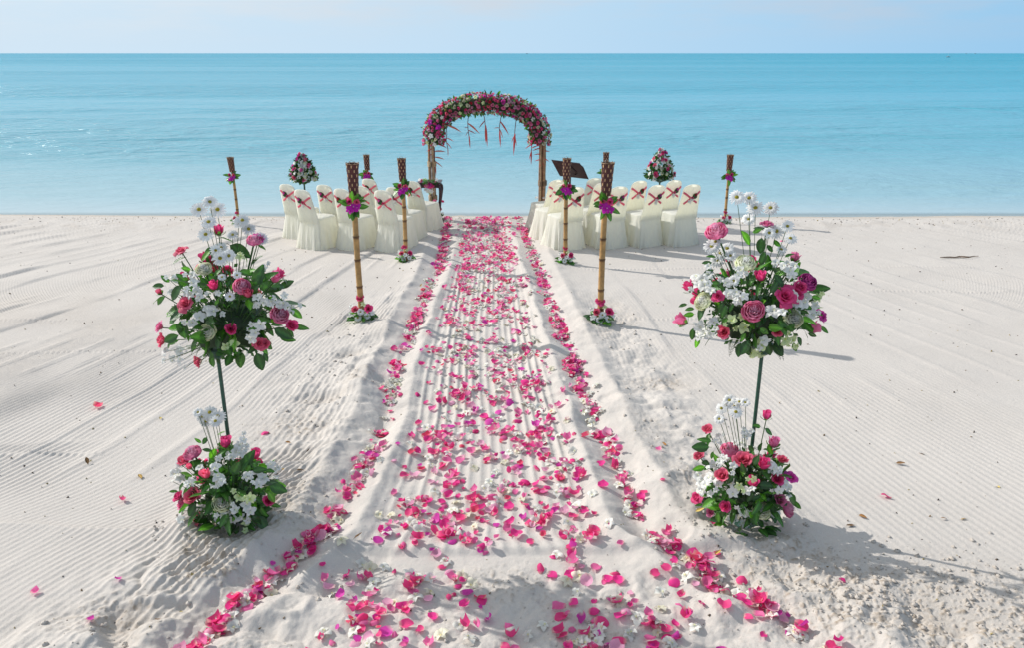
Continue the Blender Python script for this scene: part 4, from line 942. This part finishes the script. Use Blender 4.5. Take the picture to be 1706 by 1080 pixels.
heliconia(c5([(1040, 450), (1045, 510), (1042, 570), (1045, 630)]), b5([(1043, 520, 1112, 530), (1043, 575, 1103, 606), (1043, 500, 975, 520), (1042, 548, 980, 552), (1042, 590, 988, 602), (1043, 470, 985, 495), (1044, 610, 1066, 636), (1044, 610, 1026, 650)]))

def low_posy(label, group, base, R_, n=10, hgt=1.4, cat="flowers"):
    hd = [(random.choice([R, C_, R, MG, P_]), random.uniform(-.8, .8), random.uniform(.2, hgt), .42) for _ in range(n)] + [(OW, random.uniform(-.7, .7), random.uniform(.3, hgt * 1.1), .42) for _ in range(n - 2)]
    return bunch("foot_bouquet", label, group, base, R_, hd, 26, .9, True, R_ * .6, 2.2)
pl = ground(727, 371); low_posy("pink and white bouquet at the left foot of the flower arch", None, (pl.x, pl.y + .1, 0), .15, 12, 2.6)
pr2 = ground(903, 366); low_posy("pink and white bouquet at the right foot of the flower arch", None, (pr2.x - .02, pr2.y - .05, 0), .17, 12, 2.2)

# ------------------------------------------------------------------ side table with its spray of flowers
YT = 13.5
tt = at_y(716, 301, YT); wz = tt.z; kk = ppm(YT, wz)
tb = thing("side_table", "small dark wooden table with curved legs at the arch's left post", "table", (tt.x, YT, 0))
g = Geo(); w = 19.5 / kk; g.box((0, 0, wz - .012), (2 * w, 2 * w * .9, .022), (.045, .016, .018)); g.box((0, 0, wz - .034), (2 * w * .90, 2 * w * .8, .020), (.04, .014, .016)); link("table_top", g.mesh("table_top", M_WOOD, False), tb)
g = Geo(); g.box((0, 0, wz - .072), (2 * w * .8, 2 * w * .72, .05), (.04, .014, .016)); link("apron", g.mesh("apron", M_WOOD, False), tb)
for sx_ in (-1, 1):
    for sy_ in (-1, 1):
        g = Geo(); xs = [.80, .93, .95, .90, .80, .72, .72, .80]; zs = [1.0, .93, .86, .72, .5, .25, .1, 0]
        g.tube([(sx_ * w * x, sy_ * w * .85 * x, (wz - .05) * z) for x, z in zip(xs, zs)], [.020, .027, .026, .021, .016, .012, .011, .016], 8, (.04, .014, .018)); link("leg", g.mesh("leg", M_WOOD), tb)
sp = bunch("flower_spray", "spray of magenta roses, white orchids and leaves on the side table", None, (tt.x, YT - w * .75, wz - .04), .13,
      [(LP, -.30, .02, .75), (R, .30, -.05, .75), (MG, 0, .10, .75), (OW, -.1, -.75, .7), (OW, .3, -.8, .7), (OW, -.4, -.6, .6), (OG, .1, -1.0, .55), (P_, -1.0, .55, .5), (OW, -1.15, .65, .55), (OW, 1.0, .65, .55), (P_, .95, .4, .4)], 26, .5, False, .12)

# ------------------------------------------------------------------ lectern
QL = [at_y(919, 267, 13.05), at_y(966.5, 272.7, 13.25), at_y(980, 298, 13.52), at_y(932.7, 292.8, 13.32)]
cq = sum(QL, Vector()) / 4; lb = Vector((cq.x, cq.y, 0))
lc = thing("lectern", "dark wooden reading stand with tilted top behind the right chairs", "lectern", lb)
nq = (QL[1] - QL[0]).cross(QL[3] - QL[0]).normalized(); 
if nq.y > 0: nq = -nq
def slab(Q, th, col, nm, parent):
    g = Geo(); V = [q - lb for q in Q] + [q - lb - nq * th for q in Q]
    g.add(V, [[0, 1, 2, 3], [4, 7, 6, 5], [0, 4, 5, 1], [1, 5, 6, 2], [2, 6, 7, 3], [3, 7, 4, 0]], col); return link(nm, g.mesh(nm, M_WOOD, False), parent)
slab(QL, .022, (.055, .018, .022), "reading_board", lc)
e1 = (QL[1] - QL[0]); e2 = (QL[3] - QL[0]); f = lambda a, b_: QL[0] + e1 * a + e2 * b_ + nq * .012
g = Geo(); g.tube([f(.30, .5) - lb, f(.36, .30) - lb, f(.62, .30) - lb, f(.72, .62) - lb, f(.60, .78) - lb], .010, 6, (.03, .012, .014)); link("support_bracket", g.mesh("support_bracket", M_WOOD), lc)
slab([QL[1] + e2 * .04 + nq * .004, QL[1] + e1 * .07 + e2 * .22 + nq * .004, QL[2] + e1 * .02 + nq * .004, QL[2] - e1 * .02 + nq * .004], .02, (.045, .015, .018), "side_edge", lc)
g = Geo(); g.tube([(0, 0, .02), cq - lb - Vector((0, 0, .02))], [.022, .018], 10, (.05, .02, .02)); link("post", g.mesh("post", M_WOOD), lc)
for k in range(3):
    a = k * 2.09 + .3; g = Geo(); g.tube([(0, 0, .12), (.12 * math.cos(a), .12 * math.sin(a), .05), (.24 * math.cos(a), .24 * math.sin(a), .0)], .015, 6, (.05, .02, .02)); link("foot", g.mesh("foot", M_WOOD), lc)

# ------------------------------------------------------------------ far flower pedestals behind the chairs
def far_bouquet(label, slabel, px, box, Y, seed):
    random.seed(seed)
    zb = at_y(px, box[3], Y); k = ppm(Y, zb.z)
    st = thing("flower_pedestal", slabel, "pedestal", (zb.x, Y, 0)); zz = zb.z + .06
    g = Geo(); g.tube([(0, 0, 0), (0, 0, .03), (0, 0, .05), (0, 0, zz - .04), (0, 0, zz)], [.14, .13, .016, .014, .09], 14, (.02, .085, .055)); link("pole", g.mesh("pole", M_WOOD), st)
    g = Geo(); g.tube([(0, 0, zz - .005), (0, 0, zz + .02)], [.10, .11], 16, (.02, .07, .05)); link("dish", g.mesh("dish", M_WOOD), st)
    root = thing("flower_arrangement", label, "flower arrangement", (zb.x, Y, zz + .02))
    hW = (box[2] - box[0]) / 2 / k; hH = (box[3] - box[1]) / k
    g = Geo()
    for i in range(460):
        t = random.random() ** 1.4; z = hH * t * .88; r = hW * (.80 + .20 * min(1, t / .2)) * max(.05, 1 - t ** 1.3) ** .75 * random.random() ** .5; a = random.uniform(0, 2 * PI)
        p = Vector((r * math.cos(a), r * math.sin(a) * .8, z)); d = (Vector((math.cos(a), math.sin(a), .5)) + rv() * .5).normalized(); q = rv(); q = (q - d * q.dot(d)).normalized()
        g.geo(random.choice(SLG), Matrix.Translation(p) @ Matrix((d.cross(q), d, q)).transposed().to_4x4() @ Matrix.Scale(random.uniform(.06, .10), 4))
    o = link("foliage", g.mesh("foliage", M_LEAF), root); o['kind'] = 'stuff'
    for i in range(95):
        t = random.random() ** 1.15; z = hH * (.02 + t * .96); r = hW * 1.04 * (.80 + .20 * min(1, t / .2)) * max(.05, 1 - t ** 1.3) ** .75; a = random.uniform(0, 2 * PI) if i % 3 == 0 else random.uniform(PI, 2 * PI)
        p = Vector((r * math.cos(a), r * math.sin(a) * .8, z)); d = Vector((math.cos(a), math.sin(a), .5))
        kd = random.choice(['w', 'w', 'd', 'w', 'w', 'p', 'g', '-']) if t < .75 else random.choice(['d', 'd', 'w', 'p'])
        if kd == '-': continue
        if kd == 'w': link("white_orchid", random.choice(ORCW), root, frame(p, d + rv() * .3, random.uniform(0, 6), .040))
        elif kd == 'g': link("lotus", LOTG[0], root, frame(p, d, 0, .035))
        elif kd == 'd':
            o = link("daisy", DAIS[0], root, frame(p, d + rv() * .3, 0, .042)); 
        else: link("rose", random.choice(LOWROSE[random.choice(['rose', 'hot', 'mag', 'coral'])]), root, frame(p, d, 0, .036))
far_bouquet("cone shaped pink and white bouquet behind the left chairs", "slim green pedestal hidden behind the left chairs", 507, (484, 264, 530, 309), 13.45, 3)
far_bouquet("cone shaped pink and white bouquet behind the right chairs", "slim green pedestal hidden behind the right chairs", 1099, (1076, 256, 1125, 306), 13.5, 5)

# ------------------------------------------------------------------ rose petals and white blossoms on the sand
random.seed(11); RNG = np.random.default_rng(11)
PC = [('deep pink', HOT, 6), ('deep pink', (.94, .06, .34), 5), ('rosy pink', (.93, .20, .46), 5), ('purple pink', (.78, .07, .48), 2), ('pale pink', (.94, .48, .66), 3), ('coral red', (.92, .09, .20), 1)]
PG = []
for i, (nm, c_, w_) in enumerate(PC):
    for k in range(6):
        g = petal_geo(i * 9 + k, np.array(c_) * (.90 + .035 * k)); PG.append((nm, g, w_))
PM = [g.mesh("rose_petal", M_PET) for _, g, _ in PG]; PWt = [w_ for _, _, w_ in PG]
pet = []          # x, y, region
def clusters(n, fx, fy, sig, mean, region, whites=.12):
    for _ in range(n):
        y = fy(); x = fx(y); m = max(1, int(np.random.default_rng(random.randrange(1 << 30)).poisson(mean)))
        isw = random.random() < whites
        for _ in range(m):
            pet.append((x + random.gauss(0, sig), y + random.gauss(0, sig), region, isw != (random.random() < .12)))
def inx(y): a, b_ = xl(y) + .30, xr(y) - .28; return a + (b_ - a) * random.random()
clusters(330, inx, lambda: random.uniform(4.1, 7.5), .075, 1.25, 'a')
clusters(560, inx, lambda: 7.5 + 6.7 * random.random() ** .85, .075, 1.5, 'a', .18)
clusters(60, inx, lambda: random.uniform(4.05, 5.6), .07, 1.5, 'a', .06)
clusters(15, lambda y: random.uniform(-.75, .45), lambda: random.uniform(4.1, 4.5), .10, 5.5, 'a', .03)
def brk(a, b_):
    while True:
        y = random.uniform(a, b_)
        if random.random() < .30 + 1.0 * float(vn(np.array([y * 2.3]), np.array([.5]), 95)[0]): return y
for f_, rg_ in ((xl, 'l'), (xr, 'r')):
    clusters(int(135), lambda y: f_(y) + random.gauss(0, .018), lambda: brk(3.0, 7.0), .030, 2.3, rg_, .25)
    clusters(int(200), lambda y: f_(y) + random.gauss(0, .020), lambda: brk(6.8, 14.2), .030, 2.3, rg_, .22)
clusters(20, lambda y: random.uniform(-1.05, -.35), lambda: random.uniform(3.2, 3.95), .075, 3.2, 'f', .03)
clusters(24, lambda y: random.uniform(.25, 1.25), lambda: random.uniform(3.2, 4.0), .075, 3.6, 'f', .03)
clusters(11, lambda y: random.uniform(-.5, .5), lambda: random.uniform(3.3, 3.98), .085, 2.2, 'f', .2)
clusters(20, lambda y: random.uniform(-.9, 1.3), lambda: random.uniform(3.1, 3.5), .085, 3.4, 'f', .08)
for (x, y) in ((162, 681), (203, 837), (59, 989), (198, 973), (151, 1041), (441, 724), (1097, 756), (1103, 820), (1188, 869), (1476, 829), (1403, 968), (1302, 402), (760, 300)):
    if y > 350: p = ground(x, y); pet.append((p.x, p.y, 's', False))
pk = sorted([p for p in pet if not p[3]], key=lambda q: q[1]); wk = sorted([p for p in pet if p[3]], key=lambda q: q[1])
def zs_of(L): return height(np.array([p[0] for p in L]), np.array([p[1] for p in L]))
REG = {'a': "on the raked sand inside the aisle", 'l': "in the petal line along the aisle's left edge", 'r': "in the petal line along the aisle's right edge", 'f': "on the sand in the foreground before the aisle", 's': "lying alone on open sand beside the aisle"}
def where(p):
    x, y, r_ = p[:3]
    if r_ == 's': return REG['s']
    if r_ in 'lr':
        return "in the %s petal line %s" % ('left' if r_ == 'l' else 'right', "at the bottom of the picture" if y < 3.75 else "nearest the floor bouquet" if y < 4.8 else "beyond the floor bouquet")
    if r_ == 'f': return "on foreground sand, %s" % ("left of the middle" if x < -.35 else "right of the middle" if x > .45 else "in the bouquet's shadow" )
    return "inside the aisle, %s, %s" % ("left side" if x < -.45 else "right side" if x > .2 else "middle", "at its near end" if y < 4.6 else "just beyond its near end" if y < 5.3 else "level with the tall bouquets")
def petM(x, y, z, big=1.0):
    tilt = abs(random.gauss(0, .33)); ax_ = random.uniform(0, 2 * PI); d = Vector((math.sin(tilt) * math.cos(ax_), math.sin(tilt) * math.sin(ax_), math.cos(tilt)))
    if random.random() < .22: d = -d
    s_ = (.034 + .050 * random.random() ** 1.1) * big
    return frame((x, y, z + .006 + s_ * .18 * math.sin(tilt) + (.008 if d.z < 0 else 0)), d, random.uniform(0, 6.28), s_)
zz = zs_of(pk)
strays = [i for i, p in enumerate(pk) if p[2] == 's']; first = set(strays) | set([i for i in range(len(pk)) if i not in strays][:300 - len(strays)])
g = Geo(); last = None; pile = {}
for i, (p, z) in enumerate(zip(pk, zz)):
    j = random.choices(range(len(PM)), PWt)[0]
    key = (round(p[0] / .07), round(p[1] / .07)); st_ = pile.get(key, 0); pile[key] = st_ + 1
    M = petM(p[0], p[1], z + min(st_, 3) * .010, 1.0)
    if i in first:
        o = link("rose_petal", PM[j], None, M); nm = PG[j][0]
        tag(o, "%s rose petal %s" % (nm, where(p)), "petal", "%s petals %s" % (nm, where(p)))
    else: g.geo(PG[j][1], M)
o = link("scattered_petals", g.mesh("scattered_petals", M_PET)); o['kind'] = 'stuff'; o['label'] = "pink rose petals scattered along the far part of the aisle"
OG_ = [orchid_geo((.84, .83, .76), (.80, .78, .45), seed=20 + i) for i in range(3)] + [orchid_geo((.80, .76, .60), (.70, .62, .30), seed=30)]
OM_ = [q.mesh("white_blossom", M_WHT) for q in OG_]
zz = zs_of(wk); g = Geo(); nind = 0
for i, (p, z) in enumerate(zip(wk, zz)):
    j = random.randrange(4); d = Vector((random.gauss(0, .4), random.gauss(0, .4) - .1, 1)); M = frame((p[0], p[1], z + .012), d, random.uniform(0, 6.28), random.uniform(.030, .044))
    if nind < 300:
        nind += 1; o = link("white_blossom", OM_[j], None, M)
        tag(o, "white orchid blossom %s" % where(p), "blossom", "white blossoms %s" % where(p))
    else: g.geo(OG_[j], M)
if g.n:
    o = link("scattered_blossoms", g.mesh("scattered_blossoms", M_WHT)); o['kind'] = 'stuff'; o['label'] = "white blossoms scattered along the far part of the aisle"

# ------------------------------------------------------------------ dry leaves, stick, specks
for k, (x, y) in enumerate(((485, 745), (236, 800), (1492, 773), (1666, 815), (1577, 866), (1610, 866), (1424, 877), (1157, 867), (820, 900), (702, 760), (590, 905), (432, 905), (420, 782), (470, 793), (495, 803), (355, 640), (1110, 745), (1190, 925), (147, 776), (268, 697), (1430, 860), (700, 480), (1540, 760), (300, 1010), (270, 1040))):
    p = ground(x, y); c_ = [(.30, .15, .05), (.42, .27, .08), (.16, .09, .04), (.50, .38, .12)][k % 4]
    me = leaf_geo(w=.22, fold=.5, droop=random.uniform(-.3, .3), col=c_, nv=5).mesh("dry_leaf", M_CRUMB)
    o = link("dry_leaf", me, None, frame((p.x, p.y, z_at(p.x, p.y) + .006), Vector((random.gauss(0, .3), random.gauss(0, .3), 1)), random.uniform(0, 6.28), random.uniform(.030, .065)))
    tag(o, "small curled dry leaf lying on the raked sand", "dry leaf", "dry leaves scattered on the sand")
a = ground(1566, 431); b_ = ground(1630, 429)
g = Geo(); pts = [a.lerp(b_, t) + Vector((0, random.uniform(-.01, .01), .02 + random.uniform(-.006, .006))) for t in np.linspace(0, 1, 9)]
g.tube(pts, [.006, .010, .011, .010, .013, .010, .009, .007, .004], 6, (.22, .14, .09)); g.tube([pts[4], pts[4] + Vector((.08, -.10, .01))], [.008, .003], 5, (.2, .13, .08))
tag(link("driftwood_stick", g.mesh("driftwood_stick", M_CANE)), "thin brown driftwood stick lying on the sand at right", "stick")
N = 2600; t = RNG.random(N); Yd = 3.1 + 11.4 * t ** 1.0; Xd = RNG.uniform(-1.05, 1.05, N) * (.605 * Yd + .6)
keep = RNG.random(N) < np.where(np.abs(Xd - .5 * (xl(Yd) + xr(Yd))) < 1.0, .2, .38) * (.35 + np.clip(vn(Xd * .7, Yd * .7, 91), 0, 1)); Xd, Yd = Xd[keep], Yd[keep]
m = 620; Xs = RNG.uniform(-9, 9, m); Ysr = 13.95 + RNG.normal(0, .22, m) - .012 * Xs; Xd = np.concatenate([Xd, Xs]); Yd = np.concatenate([Yd, Ysr]); Zd = height(Xd, Yd)
g = Geo()
for x, y, z in zip(Xd, Yd, Zd):
    s_ = random.uniform(.0025, .006) * (1.0 + .05 * y) * (random.random() ** 2 + .6); q = Quaternion(rv().normalized(), random.uniform(0, 3)); c_ = random.choice([(.05, .035, .03), (.10, .07, .05), (.20, .14, .08), (.35, .28, .12)])
    V = [q @ (Vector(v) * s_) + Vector((x, y, z + s_ * .4)) for v in ((1.6, 0, -.4), (-1, .9, -.4), (-1, -.9, -.4), (0, 0, .8))]
    g.add(V, [[0, 1, 3, 3], [1, 2, 3, 3], [2, 0, 3, 3], [0, 2, 1, 1]], c_)
o = link("sand_debris", g.mesh("sand_debris", M_CRUMB, False)); o['kind'] = 'stuff'; o['label'] = "tiny dark specks and twigs strewn over the sand"

# clods of sand beside the kerbs and in the crumbled patch at right
def clod(seed):
    rg = random.Random(seed); P = np.zeros((7, 5, 3)); k = [rg.uniform(.65, 1.25) for _ in range(35)]
    for i in range(7):
        for j in range(5):
            e_ = -1.35 + 2.7 * j / 4; q = k[i * 5 + j]; P[i, j] = (math.cos(e_) * math.cos(i * .8976) * q, math.cos(e_) * math.sin(i * .8976) * q, math.sin(e_) * .7 * (q if 0 < j < 4 else 1))
    g = Geo(); g.grid(P, (.45, 0, 0), wrap=True); return g
CL = [clod(i) for i in range(5)]; pts = []
for _ in range(430):
    y = 3.2 + 5.5 * random.random() ** 1.5; s_ = random.choice((-1, 1)); pts.append((xl(y) - random.gauss(.52, .2), y) if s_ < 0 else (xr(y) + random.gauss(.6, .2), y))
c0 = ground(1500, 985)
for _ in range(500): pts.append((c0.x + random.gauss(0, .55), c0.y + random.gauss(0, .22)))
for _ in range(80): pts.append((random.uniform(-1.3, 1.5), random.uniform(3.1, 3.9)))
for _ in range(260): pts.append((random.gauss(-1.75, .22), random.gauss(4.25, .15)) if random.random() < .5 else (random.gauss(1.35, .25), random.gauss(4.2, .12)))
zz = zs_of(pts); g = Geo()
for (x, y), z in zip(pts, zz):
    s_ = .003 + .014 * random.random() ** 3
    g.geo(random.choice(CL), Matrix.Translation((x, y, z + s_ * .25)) @ Matrix.Rotation(random.uniform(0, 6.28), 4, 'Z') @ Matrix.Diagonal((s_ * random.uniform(.8, 1.5), s_, s_, 1)))
o = link("sand_clods", g.mesh("sand_clods", M_SAND)); o['kind'] = 'stuff'; o['label'] = "small crumbled clods of sand beside the aisle and bouquets"

# ------------------------------------------------------------------ boats on the horizon
def boat(px, dist, L_, label, col, cabin, mast):
    d = ray(px, 88); x = d[0] / d[1] * dist
    root = thing("boat", label, "boat", (x, dist, 0), "tiny boats near the horizon", random.uniform(-.3, .3))
    g = Geo(); P = np.zeros((9, 4, 3))
    for i in range(9):
        u = -1 + i / 4; w = .16 * (1 - max(0, u) ** 2.2)
        for j, (q, z) in enumerate(((-1, .14 + .05 * u * u), (-.6, -.05), (.6, -.05), (1, .14 + .05 * u * u))): P[i, j] = (u * L_ / 2, q * w * L_, z * L_)
    g.grid(P, col); g.box((-.02 * L_, 0, .13 * L_), (.85 * L_, .26 * L_, .02 * L_), col); link("hull", g.mesh("hull", M_WOOD), root)
    g = Geo(); g.box((-.1 * L_, 0, (.14 + cabin / 2) * L_), (.35 * L_, .2 * L_, cabin * L_), (.6, .62, .65)); link("cabin", g.mesh("cabin", M_WOOD, False), root)
    g = Geo(); g.tube([(-.05 * L_, 0, .14 * L_), (-.05 * L_, 0, mast * L_)], .012 * L_, 5, col); link("mast", g.mesh("mast", M_WOOD), root)
boat(878, 3600, 8, "tiny grey boat on the horizon above the arch", (.12, .16, .2), .25, .55)
boat(1610, 4800, 8, "tiny dark boat at far right, left one of a pair", (.12, .16, .2), .2, .7)
boat(1625, 4600, 9, "tiny dark boat at far right, right one of a pair", (.12, .16, .2), .2, .8)
boat(1581, 620, 3, "tiny white sailing boat below the horizon at right", (.8, .8, .8), .12, 1.3)
